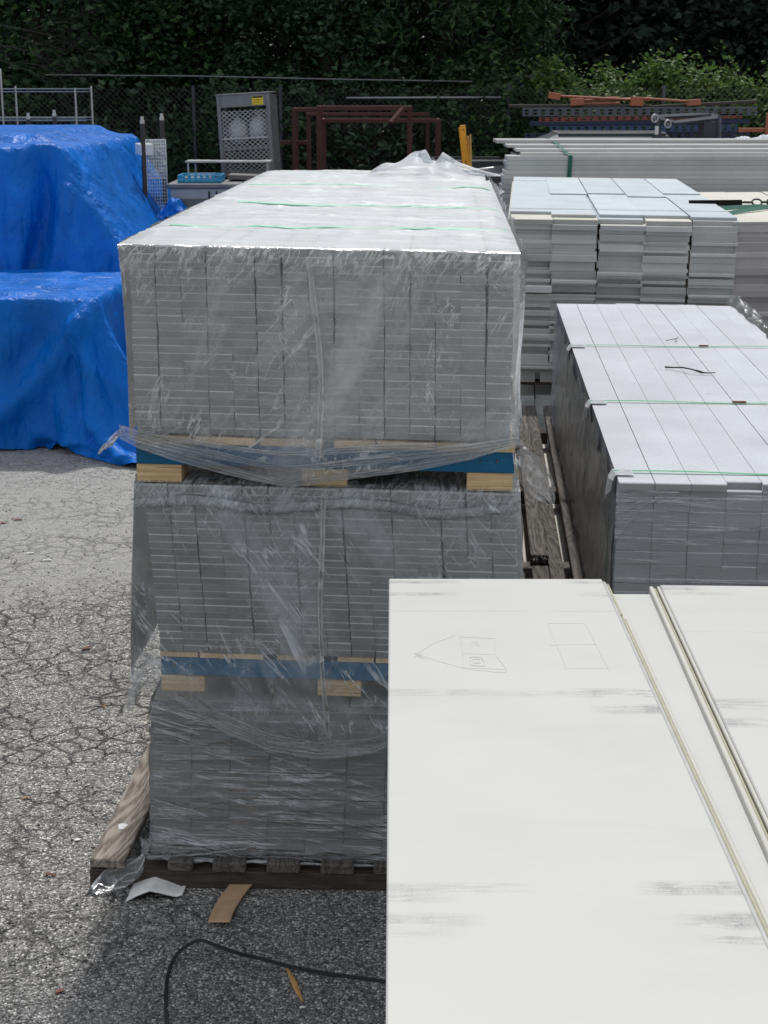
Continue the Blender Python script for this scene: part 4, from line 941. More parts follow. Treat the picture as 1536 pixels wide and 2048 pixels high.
# ================= blue tarps (relaxed as cloth over the goods underneath) =================
def drape(x0, x1, y0, y1, h, z0, boxes, steps=150, slack=1.0, seed=0, mu=.75, pins=None):
    nx, ny = int((x1-x0)/h)+1, int((y1-y0)/h)+1
    X, Y = np.meshgrid(np.linspace(x0, x1, nx), np.linspace(y0, y1, ny)); r_ = np.random.default_rng(seed)
    P = np.stack([X, Y, np.full_like(X, z0)+.02*(fbm(X*2, Y*2, 0, seed)-.5)], -1); V = np.zeros_like(P)
    dx = (x1-x0)/(nx-1)*slack; dy = (y1-y0)/(ny-1)*slack; dg = math.hypot(dx, dy); m = .012
    def sol(A, B, L, k, only_long=False):
        d = B-A; l = np.linalg.norm(d, axis=-1, keepdims=True)+1e-9; e = (l-L)/l
        if only_long: e = np.where(e < 0, e*.0+e*.15, e)
        d *= e*.5*k; A += d; B -= d
    for it in range(steps):
        old = P.copy(); V[..., 2] -= 9.8*.012; V *= .985; P += V*.012*1.0
        for q in range(7):
            for s in (0, 1):
                n = (nx-s)//2*2; sol(P[:, s:s+n:2], P[:, s+1:s+n:2], dx, 1)
                n = (ny-s)//2*2; sol(P[s:s+n:2], P[s+1:s+n:2], dy, 1)
            for s in (0, 1):
                n = (ny-s)//2*2
                sol(P[s:s+n:2, :-1], P[s+1:s+n:2, 1:], dg, .4); sol(P[s:s+n:2, 1:], P[s+1:s+n:2, :-1], dg, .4)
            for s in (0, 1, 2, 3):
                n = (nx-s)//4*4; 
                if n: sol(P[:, s:s+n:4], P[:, s+2:s+n:4][:, :P[:, s:s+n:4].shape[1]], 2*dx, .12) if P[:, s:s+n:4].shape == P[:, s+2:s+n:4].shape else None
        hit = np.zeros(P.shape[:2], bool)
        for (a, b, c, d, tz, tp) in boxes:      # footprint at the ground, top height, taper per metre
            zt = P[..., 2]; t = tp*np.clip(zt, 0, tz)
            dl = P[..., 0]-(a+t-m); dr = (b-t+m)-P[..., 0]; df = P[..., 1]-(c+t-m); db = (d-t+m)-P[..., 1]; du = tz+m-zt
            ins = (dl > 0) & (dr > 0) & (df > 0) & (db > 0) & (du > 0)
            st = np.stack([dl, dr, df, db, du*1.0], -1); w = np.argmin(st, -1); w = np.where(du < .15, 4, w)
            for k, (ax, sg) in enumerate(((0, -1), (0, 1), (1, -1), (1, 1), (2, 1))):
                mk_ = ins & (w == k); P[..., ax][mk_] += sg*st[..., k][mk_]
            hit |= ins
        g = P[..., 2] < .008; P[..., 2][g] = .008; hit |= g
        P[..., :2][hit] = P[..., :2][hit]*(1-mu)+old[..., :2][hit]*mu
        if pins:
            for (ix, iy, pz, f) in pins(it/steps): pass
        V = (P-old)/.012; V = np.clip(V, -3, 3)
    i = np.arange(ny-1)[:, None]*nx+np.arange(nx-1)[None]; i = i.ravel()
    return P.reshape(-1, 3), np.stack([i, i+1, i+nx+1, i+nx], 1)
def folds(P, q, seed, lines=()):
    n = np.zeros_like(P); a, b, c, d = (P[q[:, i]] for i in range(4)); fn = np.cross(c-a, d-b)
    for i in range(4): np.add.at(n, q[:, i], fn)
    n /= np.linalg.norm(n, axis=1, keepdims=True)+1e-9; n *= np.where(n[:, 2:3] < -.2, -1, 1)
    x, y, z = P.T; steep = 1-np.abs(n[:, 2])
    f = .045*ridge(x*.9+y*1.1+z*.8, z*.25+x*.2, 0, seed, 6)*steep+.04*ridge(x*1.3-z*1.2, y*1.1+z*.4, 0, seed+3, 6)*steep+.008*ridge(x*2.5+z*2.2, y*2-z*.8, z*.6, seed+7, 5)
    for x0, z0, x1, z1, w, amp, flare in lines:     # long pulled folds in the front face
        L2 = (x1-x0)**2+(z1-z0)**2; tt = np.clip(((x-x0)*(x1-x0)+(z-z0)*(z1-z0))/L2, 0, 1); bow = .10*np.sin(tt*pi)
        dx_ = x-(x0+tt*(x1-x0))-bow; dz_ = z-(z0+tt*(z1-z0)); d_ = np.hypot(dx_, dz_); g_ = np.clip(-n[:, 1]*1.6, 0, 1)
        f = f+amp*np.exp(-(d_/w)**2)*g_*np.clip(tt*6+.2, 0, 1)+flare*np.clip(dx_/.5, 0, 1)*np.clip(tt*2, 0, 1)*g_
    Q = P+n*f[:, None]; Q[:, 2] = np.maximum(Q[:, 2], .01); return Q
def tarp(label, *a, lines=(), **k):
    P, q = drape(*a, **k); P = folds(P, q, k.get('seed', 0), lines); o = mk('blue_tarp', npmesh('blue_tarp', P, q, True), M['tarp']); tag(o, label, 'tarp', 'blue tarps over stored goods')
    s = o.modifiers.new('sub', 'SUBSURF'); s.levels = 1; s.render_levels = 1
    return o
big_boxes = [(-6.6, -3.02, 14.9, 19.2, 2.36, .0), (-6.9, -1.50, 13.9, 20.2, 2.34, .64), (-6.6, -3.4, 15.6, 19.2, 2.46, 0), (-3.35, -3.10, 14.83, 15.05, 2.40, 0)]
low_boxes = [(-6.0, -2.33, 12.62, 14.55, 1.24, .02), (-5.5, -2.9, 12.8, 14.5, 1.27, 0)]
tarp('large blue tarp over the tall pile at the left, behind the lower tarped pile', -7.2, -.75, 12.9, 21.2, .06, 2.55, big_boxes, steps=190, seed=3, slack=1.01, lines=((-3.18, 2.28, -3.50, .6, .085, -.20, 0), (-3.02, 2.2, -3.28, .6, .09, .10, 0), (-3.45, 2.1, -3.85, 1.0, .12, .07, 0), (-2.9, 2.0, -2.2, .5, .1, .05, 0)))
tarp('low blue tarp over the front pile at the left edge of the yard', -6.4, -1.15, 11.5, 15.0, .05, 1.35, low_boxes, steps=170, seed=5, slack=1.015, lines=((-2.40, 1.16, -3.35, .18, .10, .15, .10), (-2.75, 1.0, -3.5, .4, .12, -.07, 0), (-3.1, 1.1, -3.4, .2, .09, .04, 0)))
mb = MB()
for a, b, c, d, z, t in big_boxes[:1]: mb.box(a+.05, b-.05, c+.05, d-.05, 0.01, z-.05, .02)
tag(mb.build('covered_goods', M['card']), 'goods stacked beneath the large blue tarp', 'goods')
mb = MB()
for a, b, c, d, z, t in low_boxes[:1]: mb.box(a+.05, b-.08, c+.08, d-.05, 0.01, z-.05, .02)
tag(mb.build('covered_goods', M['card']), 'goods stacked beneath the low blue tarp', 'goods')
# ================= background left =================
def post(px, py_top, D, lab, grp='upright posts with cream caps'):
    a = at(px, py_top, D); e = empty('capped_post', (a.x, a.y, 0), 0, lab, 'post', grp)
    MB().tube([(0, 0, 0), (0, 0, a.z-.075)], .026, 10).build('pole', M['brown'], e, smooth=False)
    MB().tube([(0, 0, a.z-.075), (0, 0, a.z-.04), (0, 0, a.z-.038), (0, 0, a.z)], [.025, .025, .018, .018], 10).build('cap', M['cap'], e)
post(56, 226, 19.6, 'leftmost capped post peeking over the big blue tarp'); post(108, 220, 19.6, 'second capped post over the big blue tarp, beside the wire shelf'); post(284, 233, 17.2, 'capped post in front of the white wire panel'); post(323, 227, 18.0, 'capped post standing behind the white wire panel')
def shelf(px0, px1, pys, D, pposts, lab):
    a = at(px0, pys[0], D); b = at(px1, pys[0], D); e = empty('wire_shelving', (a.x, D, 0), 0, lab, 'shelving unit'); Wd = b.x-a.x
    for py in pys:
        z = at(px0, py, D).z; mb = MB()
        for y in (0, .5):
            mb.tube([(0, y, z), (Wd, y, z)], .008, 6); mb.tube([(0, y, z-.035), (Wd, y, z-.035)], .006, 6)
        for i in range(14): mb.tube([(Wd*(i+.5)/14, 0, z), (Wd*(i+.5)/14, .5, z)], .003, 5)
        mb.build('shelf', M['galv'], e)
    for x, y, t in pposts:
        xx = at(x, pys[0], D).x-a.x; MB().tube([(xx, y, 0), (xx-.02*0, y, at(x, t, D+y).z)], .013, 8).build('upright', M['galv'], e, smooth=True)
shelf(-60, 170, (178, 236), 20.5, ((3, 0, 137), (13, .5, 172), (150, 0, 176), (168, .5, 172)), 'bare wire shelving unit rising behind the big blue tarp')
# white wire panel
a = at(291, 280, 17.5); b = at(334, 415, 17.5)
e = empty('wire_grid_screen', (a.x, 17.5, 0), R(20), 'white wire grid panel standing between the tarp and the steel table', 'wire panel'); Wd = (b.x-a.x)/cos(R(20))
mb = MB(); 
for i in range(9): mb.tube([(Wd*i/8, 0, .2), (Wd*i/8, 0, a.z)], .004 if i % 8 else .008, 5)
for k in range(60):
    z = a.z-k*.038
    if z > .2: mb.tube([(0, .004, z), (Wd, .004, z)], .0035 if k % 11 else .008, 5)
mb.build('grid', M['white'], e)
def clear(u, v): return u*Wd*.9, -.04-.03*vn(u*6, v*9, 0, 2)-.02*ridge(u*8, v*12, 0, 4), a.z+.01-v*.42
film_obj([grid(20, 40, clear)], M['film_hem'], e, 'plastic_wrap')
MB().box(-.12, .02, -.3, .0, a.z-.16, a.z-.03, .01).build('white_bin', M['white'], e)
c = at(350, 418, 16.9); P, q = grid(30, 30, lambda u, v: (c.x+(u-.5)*.34, c.y+(v-.5)*.3, c.z-.08+.16*np.sin(u*pi)*np.sin(v*pi)+.05*ridge(u*6, v*6, 0, 4)))
o = mk('tarp_bundle', npmesh('tarp_bundle', P, q, True), M['tarp']); tag(o, 'crumpled wad of blue tarp beside the foot of the white wire screen', 'tarp')
# steel sink unit / table
T0 = at(333, 368, 17.0); e = empty('steel_table', (T0.x, 17.0, 0), 0, 'grey steel work table with a flat top behind the big wrapped stack', 'table'); zt_ = T0.z; Wt = at(560, 368, 17.0).x-T0.x
MB().box(0, Wt, 0, 2.2, zt_-.05, zt_, .008).build('tabletop', M['steel'], e)
MB().box(.03, Wt-.03, .05, .08, zt_-.62, zt_-.052, .004).build('front_panel', M['steel_l'], e)
MB().box(.03, .06, .085, 2.1, zt_-.62, zt_-.052, .004).build('side_panel', M['steel_l'], e)
MB().box(.08, .5, .035, .048, zt_-.52, zt_-.16, .004).build('door', M['steel'], e)
for x in (.455, .535): 
    MB().box(x-.008, x+.008, .02, .034, zt_-.24, zt_-.08, .004).build('handle', M['black'], e)
for x in (.03, Wt-.07):
    for y in (.05, 2.1): MB().box(x, x+.04, y+.04, y+.08, 0, zt_-.63, .003).build('leg', M['steel'], e)
wd = at(350, 418, 17).z
# low shelf standing on the table
s0 = at(370, 322, 17.9); e = empty('steel_shelf', (s0.x, 17.9, zt_), 0, 'thin steel over shelf on legs standing on the work table', 'shelf'); Ws = at(541, 322, 17.9).x-s0.x; hs = s0.z-zt_
MB().box(0, Ws, 0, .35, hs-.022, hs, .004).build('shelf', M['steel_l'], e)
for x, y in ((.02, .02), (.07, .3), (Ws-.05, .02), (Ws-.05, .3)): MB().box(x, x+.022, y, y+.022, .002, hs-.024, .002).build('leg', M['steel_l'], e)
# blue crate
k0 = at(355, 362, 17.15); e = empty('plastic_crate', (k0.x, 17.15, zt_+.004), -R(1), 'low light blue plastic tray on the steel work table', 'crate'); Wk = .475
MB().box(0, Wk, 0, .40, 0, .012, .002).build('base', M['crate'], e)
for (x0, x1, y0, y1) in ((0, Wk, 0, .018), (0, Wk, .382, .40), (0, .018, .019, .381), (Wk-.018, Wk, .019, .381)):
    mb = MB(); mb.box(x0, x1, y0, y1, .013, .03, .002); mb.box(x0, x1, y0, y1, .068, .082, .002); L_ = max(x1-x0, y1-y0); n = 7
    for i in range(n+1):
        f = (i/n)*(L_-.018)
        if x1-x0 > y1-y0: mb.box(x0+f, x0+f+.016, y0+.001, y1-.001, .0305, .0675, .001)
        else: mb.box(x0+.001, x1-.001, y0+f, y0+f+.016, .0305, .0675, .001)
    mb.build('side', M['crate'], e)
# flattened cardboard on table
for x0, x1, y0, z0, lab in ((.42, 1.3, .9, .0, 'flattened dusty cardboard on the work table beneath the over shelf'), (.62, 1.15, .45, .0, 'sheet of grey cardboard next to the blue tray on the work table')):
    mb = MB(); mb.box(x0, x1, y0, y0+.35, 0, .03 if x0 < .5 else .05, .004, Matrix.Rotation(R(2), 4, 'Y')); o = mb.build('cardboard_sheet', m_plain('dusty_cardboard', (.20, .18, .18), .9, 0, .2, 8), None, (T0.x, 17.0, zt_+.045)); tag(o, lab, 'cardboard')
# gas cylinder cage
c0 = at(443, 345, 18.6); c1 = at(433, 192, 18.6); c2 = at(541, 188, 18.6)
e = empty('cylinder_cage', (c0.x, 18.6, zt_+.003), -R(6), 'grey steel mesh cage cabinet with a yellow warning label, on the table by the fence', 'cabinet', roll=-R(3.2), rx=-R(3)); Wc = c2.x-c1.x; Hc = c1.z-zt_; Dc = .5
f_ = M['steel']
for x in (0, Wc-.045): MB().box(x, x+.045, 0, .03, 0, Hc, .003).build('post', f_, e); 
MB().box(.0455, Wc-.0455, 0, .03, Hc-.14, Hc-.0005, .003).build('header', f_, e)
MB().box(.0455, Wc-.0455, 0, .03, 0, .04, .003).build('rail', f_, e)
MB().box(.0455, Wc-.0455, -.012, .028, Hc*.44, Hc*.44+.022, .003).build('rail', M['steel_l'], e)
MB().box(.0455, Wc-.0455, .0, .028, Hc*.14, Hc*.14+.015, .003).build('rail', f_, e)
MB().box(.0455, Wc-.0455, .0, .028, Hc*.30, Hc*.30+.03, .003).build('rail', f_, e)
MB().box(0, .012, .031, Dc, 0, Hc, .003).build('side_panel', f_, e); MB().box(Wc-.012, Wc, .031, Dc, 0, Hc, .003).build('side_panel', f_, e)
mb = MB(); mb.add([(-.005, -.01, Hc), (Wc+.005, -.01, Hc), (Wc+.005, Dc, Hc+.03), (-.005, Dc, Hc+.03), (-.005, -.01, Hc+.012), (Wc+.005, -.01, Hc+.012), (Wc+.005, Dc, Hc+.045), (-.005, Dc, Hc+.045)], [(0, 1, 2, 3), (4, 5, 6, 7), (0, 1, 5, 4), (1, 2, 6, 5), (2, 3, 7, 6), (3, 0, 4, 7)]); mb.build('roof', M['steel'], e)
mb = MB(); n = 17; m0 = .045; m1 = Wc-.045; zz0 = .04; zz1 = Hc-.14; dw = (m1-m0)/n; dh = dw*1.55; nr = int((zz1-zz0)/dh)
for i in range(n):
    for j in range(nr*2):
        x0 = m0+i*dw; z0 = zz0+j*dh/2; s = (i+j) % 2
        p0 = Vector((x0, .016, z0+(0 if s else dh/2))); p1 = Vector((x0+dw, .016, z0+(dh/2 if s else 0))); mb.strip([p0, p1], .0075, Vector((0, -1, 0)), .003)
mb.build('mesh', M['steel_l'], e)
MB().box(Wc-.205, Wc-.075, -.006, -.001, Hc-.125, Hc-.025, .001).build('label', M['label_y'], e); MB().box(Wc-.20, Wc-.08, -.0085, -.0065, Hc-.047, Hc-.028, .0).build('label_header', M['black'], e)
mb = MB()
for k in range(3): mb.box(Wc-.195, Wc-.09-.02*(k % 2), -.0085, -.0065, Hc-.07-k*.018, Hc-.066-k*.018)
mb.build('label_text', M['black'], e)
for k, x in enumerate((.17, Wc-.19)):
    g = empty('gas_cylinder', (0, 0, 0), 0, ('left' if k == 0 else 'right')+' pale round gas cylinder behind the cage mesh', 'gas cylinder', 'gas cylinders inside the cage')
    w_ = Matrix.Translation((c0.x, 18.6, zt_+.003)) @ Matrix.Rotation(-R(6), 4, 'Z') @ Matrix.Rotation(-R(3.2), 4, 'Y'); g.location = w_ @ Vector((x, .25, .34+.03*k))
    pr = [(0, .0), (.08, .005), (.115, .05), (.12, .12), (.115, .2), (.085, .255), (.03, .28), (.03, .31)]
    MB().tube([(0, 0, z) for r_, z in pr], [max(r_, .001) for r_, z in pr], 20).build('tank', M['white'], g, smooth=True)
    MB().tube([(.05*cos(t), .05*sin(t), .33) for t in np.linspace(0, 2*pi, 14)], .008, 6, False).build('collar', M['steel_l'], g)
MB().box(.013, Wc-.013, .04, Dc, .30, .315, .002).build('shelf', M['steel'], e)
# red steel frames
def frame(px0, px1, py, D, lab, dy=.7, bar=.055, mid=None):
    a = at(px0, py, D); b = at(px1, py, D); e = empty('steel_trestle', (a.x, D, 0), 0, lab, 'frame', 'rust red steel frames near the fence'); Wf = b.x-a.x; z = a.z
    for y in (0, dy):
        MB().box(0, Wf, y, y+bar*.8, z-bar, z, .004).build('top_rail', M['rust'], e)
        for x in (0.002, Wf-bar-.002): MB().box(x, x+bar, y+.001, y+bar*.8-.001, 0, z-bar-.001, .004).build('leg', M['rust'], e)
    for x in (0, Wf-bar): MB().box(x+.003, x+bar-.003, bar*.8+.001, dy-.001, z-bar, z-.002, .004).build('side_rail', M['rust'], e)
    if mid: 
        zm = at(px0, mid, D).z; MB().box(-.25, .2, .1, .14, zm-.05, zm, .004).build('bracket', M['rust'], e)
    return e
frame(632, 825, 212, 19.8, 'front rust red steel frame with tall legs, beside the cage cabinet', .5, .055, None)
frame(583, 640, 216, 20.6, 'narrow rust red frame partly behind the front red frame', .6, .05, 282)
frame(640, 882, 238, 20.9, 'wide rear rust red frame lower than the others', .7, .05)
frame(612, 860, 226, 21.8, 'thin dark red frame furthest back against the fence', .5, .04)
a = at(806, 217, 19.6); b = at(782, 246, 19.5); o = MB().box(-.04, .04, -.02, .02, 0, (a-b).length, .004).build('loose_plank', M['rust'], None, b, (b-a).to_track_quat('Z', 'Y').to_euler()); tag(o, 'short rusty offcut hanging diagonally on the front red frame', 'offcut'); o.rotation_euler = (a-b).to_track_quat('Z', 'Y').to_euler()
# yellow uprights
for (xa, ya, xb, yb, w, D, lab, m) in ((925, 250, 935, 360, .062, 17.3, 'widest bright yellow metal upright leaning beside the wrapped stack', 'yellow'), (919, 255, 930, 360, .02, 17.36, 'thin yellow strip tucked on the left of the wide yellow upright', 'yellow'), (936, 272, 941, 362, .02, 17.42, 'short yellow strip just right of the wide yellow upright', 'yellow_d'), (941, 269, 943, 362, .016, 17.25, 'pale yellow rod at the right of the yellow uprights', 'yellow_d')):
    a = at(xa, ya, D); b = at(xb, yb, D); d = (b-a).normalized(); L_ = a.z/abs(d.z); e = a+d*L_
    e.z = .0; o = MB().box(-w/2, w/2, -.015, .015, 0.0, (a-e).length, .003).build('yellow_upright', M[m], None, e); o.rotation_euler = (0, math.atan2((a-e).x, (a-e).z), 0); tag(o, lab, 'upright', 'yellow uprights behind the wrapped stack')
    if w > .05:
        h_ = MB(); h_.tube([(0, -.018, (a-e).length-.05), (0, -.0155, (a-e).length-.05)], .007, 10)
        hh = h_.build('bolt_hole', M['black'], o)
        h2 = MB(); 
        for k in range(7): h2.box(-.010+.004*(k % 3), .006+.005*(k % 2), -.0175, -.0155, (a-e).length-.40-k*.03, (a-e).length-.385-k*.03)
        h2.build('stencil_mark', M['black'], o)
# light pipe
a = at(925, 346, 16.0); b = at(1006, 337, 16.4); mb = MB(); mb.tube([a, b+(b-a)*1.0], .030, 12); o = mb.build('white_pipe', M['steel_l'], smooth=True); tag(o, 'light grey pipe sticking out left from the long boards', 'pipe')
a = at(925, 346, 16.0)
# dark truck bed / trolley & bins
a = at(868, 320, 19.0); e = empty('metal_trough', (a.x, 19.0, 0), 0, 'low dark steel trough behind the yellow uprights', 'trough'); Wd = at(1010, 320, 19).x-a.x
MB().box(0, Wd, 0, .03, a.z-.4, a.z-.03, .004).build('front_side', M['dark'], e); MB().box(-.02, Wd+.02, -.01, .04, a.z-.03, a.z, .006).build('rim', M['steel'], e)
MB().box(0, Wd, .9, .93, a.z-.4, a.z, .004).build('back_side', M['dark'], e)
MB().box(-.01, .02, .041, .9, a.z-.4, a.z-.005, .004).build('left_side', M['dark'], e); MB().box(0.02, Wd, .04, .9, a.z-.42, a.z-.401, .003).build('base', M['dark'], e)
for x in (.05, Wd-.1):
    for y in (.05, .8): MB().box(x, x+.05, y, y+.05, 0, a.z-.425, .003).build('leg', M['dark'], e)
a = at(945, 352, 17.6); e = empty('steel_cabinet', (a.x, 17.6, 0), 0, 'dark grey steel cabinet with shelf rails, seen in the gap left of the long boards', 'cabinet'); Wd = .62
MB().box(0, Wd, 0, .7, 0, a.z, .01).build('body', M['dark'], e)
for k, py in enumerate((366, 372, 394)): z = at(945, py, 17.6).z; MB().box(-.01, Wd+.01, -.04, -.001, z-.02, z, .004).build('rail', M['steel'] if k < 2 else M['steel_l'], e)
z = at(945, 398, 17.6).z
for x in (.02, .18, .36): MB().box(x, x+.13, -.02, -.001, z-.62, z-.03, .004).build('drawer', M['black'], e)
# ================= rack beam pile on the right =================
DR = 20.6
def rack(px0, py0, px1, py1, th, mat, lab, D=DR, holes=True, dep_=.09):
    a = at(px0, py0, D); b = at(px1, py1, D); L_ = (b-a).length; h = th*(D*.97)/F
    mb = MB()
    if holes:
        ph = h*.30; n = int(L_/.105); cw = .105
        mb.box(0, L_, 0, .004, -h, -h+h*.18); mb.box(0, L_, 0, .004, -h*.18, 0); mb.box(0, L_, 0, .004, -h*.56, -h*.44)
        for i in range(n+1):
            x = i*L_/n; mb.box(max(0, x-cw*.27), min(L_, x+cw*.27), 0, .004, -h*.82, -h*.56); mb.box(max(0, x-cw*.27), min(L_, x+cw*.27), 0, .004, -h*.44, -h*.18)
        mb.box(0, L_, .0045, dep_, -.004, 0); mb.box(0, L_, .0045, dep_, -h, -h+.004)
    else: mb.box(0, L_, 0, dep_, -h, 0, .006)
    o = mb.build('rack_beam' if mat != 'brown' else 'long_plank', M[mat], None, a, (0, -math.atan2(b.z-a.z, b.x-a.x), 0)); tag(o, lab, 'rack beam' if mat != 'brown' else 'plank', 'rack parts piled along the fence'); return o
rack(1020, 209, 1300, 209, 6, 'brown', 'brown plank lying left on top of the rack pile', DR+.1, False, .2); rack(1250, 214, 1515, 200, 6, 'brown', 'longer brown plank lying right on top of the rack pile', DR+.2, False, .2)
rack(1045, 216, 1515, 214, 16, 'rack_g', 'topmost perforated dark grey rack upright in the pile'); rack(1078, 235, 1485, 227, 9, 'rack_r', 'perforated red rack upright below the dark grey one')
rack(1060, 243, 1500, 238, 9, 'rack_n', 'solid navy rack beam below the red one', DR, False); rack(1100, 252, 1475, 249, 13, 'rack_b', 'perforated mid blue rack upright in the pile')
rack(1050, 267, 1500, 263, 12, 'rack_n', 'perforated navy rack upright low in the pile'); rack(1075, 281, 1510, 278, 14, 'rack_b', 'lowest visible blue rack upright in the pile')
a = at(1060, 296, DR)
e = empty('timber_crib', (a.x, DR, 0), 0, 'timber cribbing holding up the pile of rack beams', 'cribbing')
for x in (.1, 1.3, 2.5):
    for k in range(int(a.z/.12)): MB().box(x, x+.12, -.02 if k % 2 else .0, .6, k*.12, k*.12+.119, .003).build('block', M['brown'], e)
for k, (x0, y0, x1, y1) in enumerate(((1115, 192, 1275, 200), (1160, 201, 1280, 197), (1275, 196, 1390, 204), (1200, 199, 1300, 201), (1240, 206, 1150, 208))):
    a = at(x0, y0, DR+.15); b = at(x1, y1, DR+.15+.1*(k % 2)); mb = MB(); mb.tube([a, b], .016, 8); o = mb.build('orange_rod', M['rack_o'])
    tag(o, ['orange rod reaching the far left bracket on the rack pile', 'orange rod crossing between the left and middle brackets', 'orange rod running to the right hand bracket', 'short orange rod under the middle bracket', 'lowest orange rod left of the middle bracket'][k], 'rod', 'orange rack fittings on the pile')
for k, (x, y, w, h) in enumerate(((1109, 192, 24, 13), (1154, 204, 27, 14), (1274, 203, 25, 18), (1388, 205, 27, 12), (1228, 196, 22, 6), (1298, 197, 14, 6))):
    a = at(x, y, DR+.05+.3*(k > 3)); s = DR*.97/F; mb = MB(); mb.box(-w*s/2, w*s/2, -.02, .04, -h*s/2, h*s/2, .006); mb.box(-w*s*.3, w*s*.3, .041, .08, -h*s/2, h*s/2, .004)
    o = mb.build('orange_bracket', M['rack_o'], None, a, (0, R((8, -3, 2, -4, 0, 5)[k]), 0)); tag(o, ['far left orange bracket sticking up on the rack pile', 'second orange bracket from the left on the pile', 'tallest orange bracket in the middle of the pile', 'right hand orange bracket on the brown plank', 'flat orange bracket behind the middle rods', 'small orange bracket behind the tall middle one'][k], 'bracket', 'orange rack fittings on the pile')
# orange beam at right edge
a = at(1478, 256, 19.4); b = at(1545, 252, 19.4); e = empty('orange_trestle', (a.x, 19.4, 0), 0, 'orange rack frame entering at the right picture edge', 'frame'); z = a.z
MB().box(0, 1.2, 0, .06, z-.05, z, .004).build('beam', M['rack_o'], e); xx = at(1532, 228, 19.4).x-a.x; MB().box(xx, xx+.07, -.061, -.001, 0, at(1530, 226, 19.4).z, .004).build('upright', M['rack_o'], e)
# upside-down hand cart and dark tub on the long boards
a = at(1080, 284, 17.6); e = empty('steel_tub', (a.x, 17.6, 0), 0, 'long shallow dark grey tub with a pale rim on top of a table', 'tub'); Wd = at(1355, 284, 17.6).x-a.x; z1 = at(1200, 268, 17.6).z; z0 = a.z
mb = MB(); Vb = [(0, 0, z0), (Wd, 0, z0), (Wd, .9, z0), (0, .9, z0), (.22, .12, z1), (Wd-.12, .12, z1), (Wd-.12, .78, z1), (.22, .78, z1), (.30, .18, z1), (Wd-.2, .18, z1), (Wd-.2, .72, z1), (.30, .72, z1), (.35, .22, z0+.02), (Wd-.25, .22, z0+.02), (Wd-.25, .68, z0+.02), (.35, .68, z0+.02)]
mb.add(Vb, [(0, 1, 5, 4), (1, 2, 6, 5), (2, 3, 7, 6), (3, 0, 4, 7), (4, 5, 9, 8), (5, 6, 10, 9), (6, 7, 11, 10), (7, 4, 8, 11), (8, 9, 13, 12), (9, 10, 14, 13), (10, 11, 15, 14), (11, 8, 12, 15), (12, 13, 14, 15), (0, 3, 2, 1)]); mb.build('basin', M['dark'], e)
mb = MB(); mb.tube([(.22, .11, z1+.004), (Wd-.12, .11, z1+.004), (Wd-.12, .79, z1+.004), (.22, .79, z1+.004), (.22, .11, z1+.004)], .012, 6); mb.build('rim', M['steel_l'], e)
for x in (.05, Wd-.12):
    for y in (.05, .8): MB().box(x, x+.06, y, y+.06, 0, z0-.002, .003).build('leg', M['dark'], e)
tb = z0
a = at(1318, 240, 17.4); e = empty('hand_cart', (a.x, 17.4, 0), 0, 'upturned grey hand cart with two pale castors above the long boards', 'cart'); s = 17*1.0/F
def cp(px, py, y=0): q = at(px, py, 17.4); return (q.x-a.x, y, q.z)
mb = MB(); mb.tube([cp(1318, 238), cp(1350, 246), cp(1435, 236)], .028, 4); mb.tube([cp(1438, 284), cp(1438, 234)], .028, 4); mb.tube([cp(1318, 238), cp(1318, 282)], .028, 4); mb.tube([cp(1318, 236, .4), cp(1400, 232, .4), cp(1440, 232, .4), cp(1438, 234)], .026, 4); mb.tube([cp(1318, 238), cp(1318, 236, .4)], .022, 4); mb.build('frame', M['rack_g'], e)
MB().box(cp(1407, 250)[0], cp(1432, 250)[0], -.02, .3, cp(1407, 290)[2], cp(1407, 243)[2], .004).build('deck', M['dark'], e)
for px, py in ((1308, 237), (1334, 248)):
    c_ = cp(px, py, -.05); w_ = empty('castor', c_, R(25)); w_.parent = e
    MB().tube([(.038*cos(t), 0, .038*sin(t)) for t in np.linspace(0, 2*pi, 20)], .012, 8, False).build('tyre', M['steel_l'], w_, smooth=True); MB().tube([(0, -.012, 0), (0, .012, 0)], .016, 10).build('hub', M['steel'], w_); MB().box(-.012, .05, .018, .03, -.01, .01, .002).build('fork', M['steel'], w_)
MB().box(cp(1309, 260)[0], cp(1316, 260)[0], -.04, -.03, cp(1309, 256)[2]-.07, cp(1309, 256)[2]+.02, .001).build('tag', M['white'], e)
q = at(1490, 278, 17.8)
P, f = grid(60, 24, lambda u, v: (q.x+(u-.5)*.8, q.y+(v-.5)*.5, q.z-.1+.16*np.sin(v*pi)*(.35+.65*u)*(.7+.6*vn(u*6, v*4, 0, 3))+.03*ridge(u*9, v*5, 0, 4)))
t = m_plain('white_cloth', (.62, .66, .74), .8, 0, .05, 8, .2); o = mk('white_cover', npmesh('white_cover', P, f, True), t); tag(o, 'rumpled white sheet lying on goods at the right behind the long boards', 'cover sheet')
e = empty('goods_box', (q.x-.3, 17.5, 0), 0, 'dark crate carrying the rumpled white sheet', 'crate'); MB().box(-.15, 1.2, .02, .7, 0, q.z-.08, .01).build('body', M['dark'], e); MB().box(-.17, 1.22, .0, .72, q.z-.3, q.z-.27, .004).build('rail', M['rack_g'], e)
# table that carries cart
e = empty('steel_bench', (at(1290, 284, 17.4).x, 17.1, 0), 0, 'low dark bench below the upturned hand cart', 'bench'); z = at(1318, 284, 17.4).z
MB().box(0, .95, 0, .9-.45, z-.04, z-.004, .004).build('top', M['dark'], e)
for x in (.02, .87):
    for y in (.02, .38): MB().box(x, x+.05, y, y+.05, 0, z-.042, .003).build('leg', M['dark'], e)
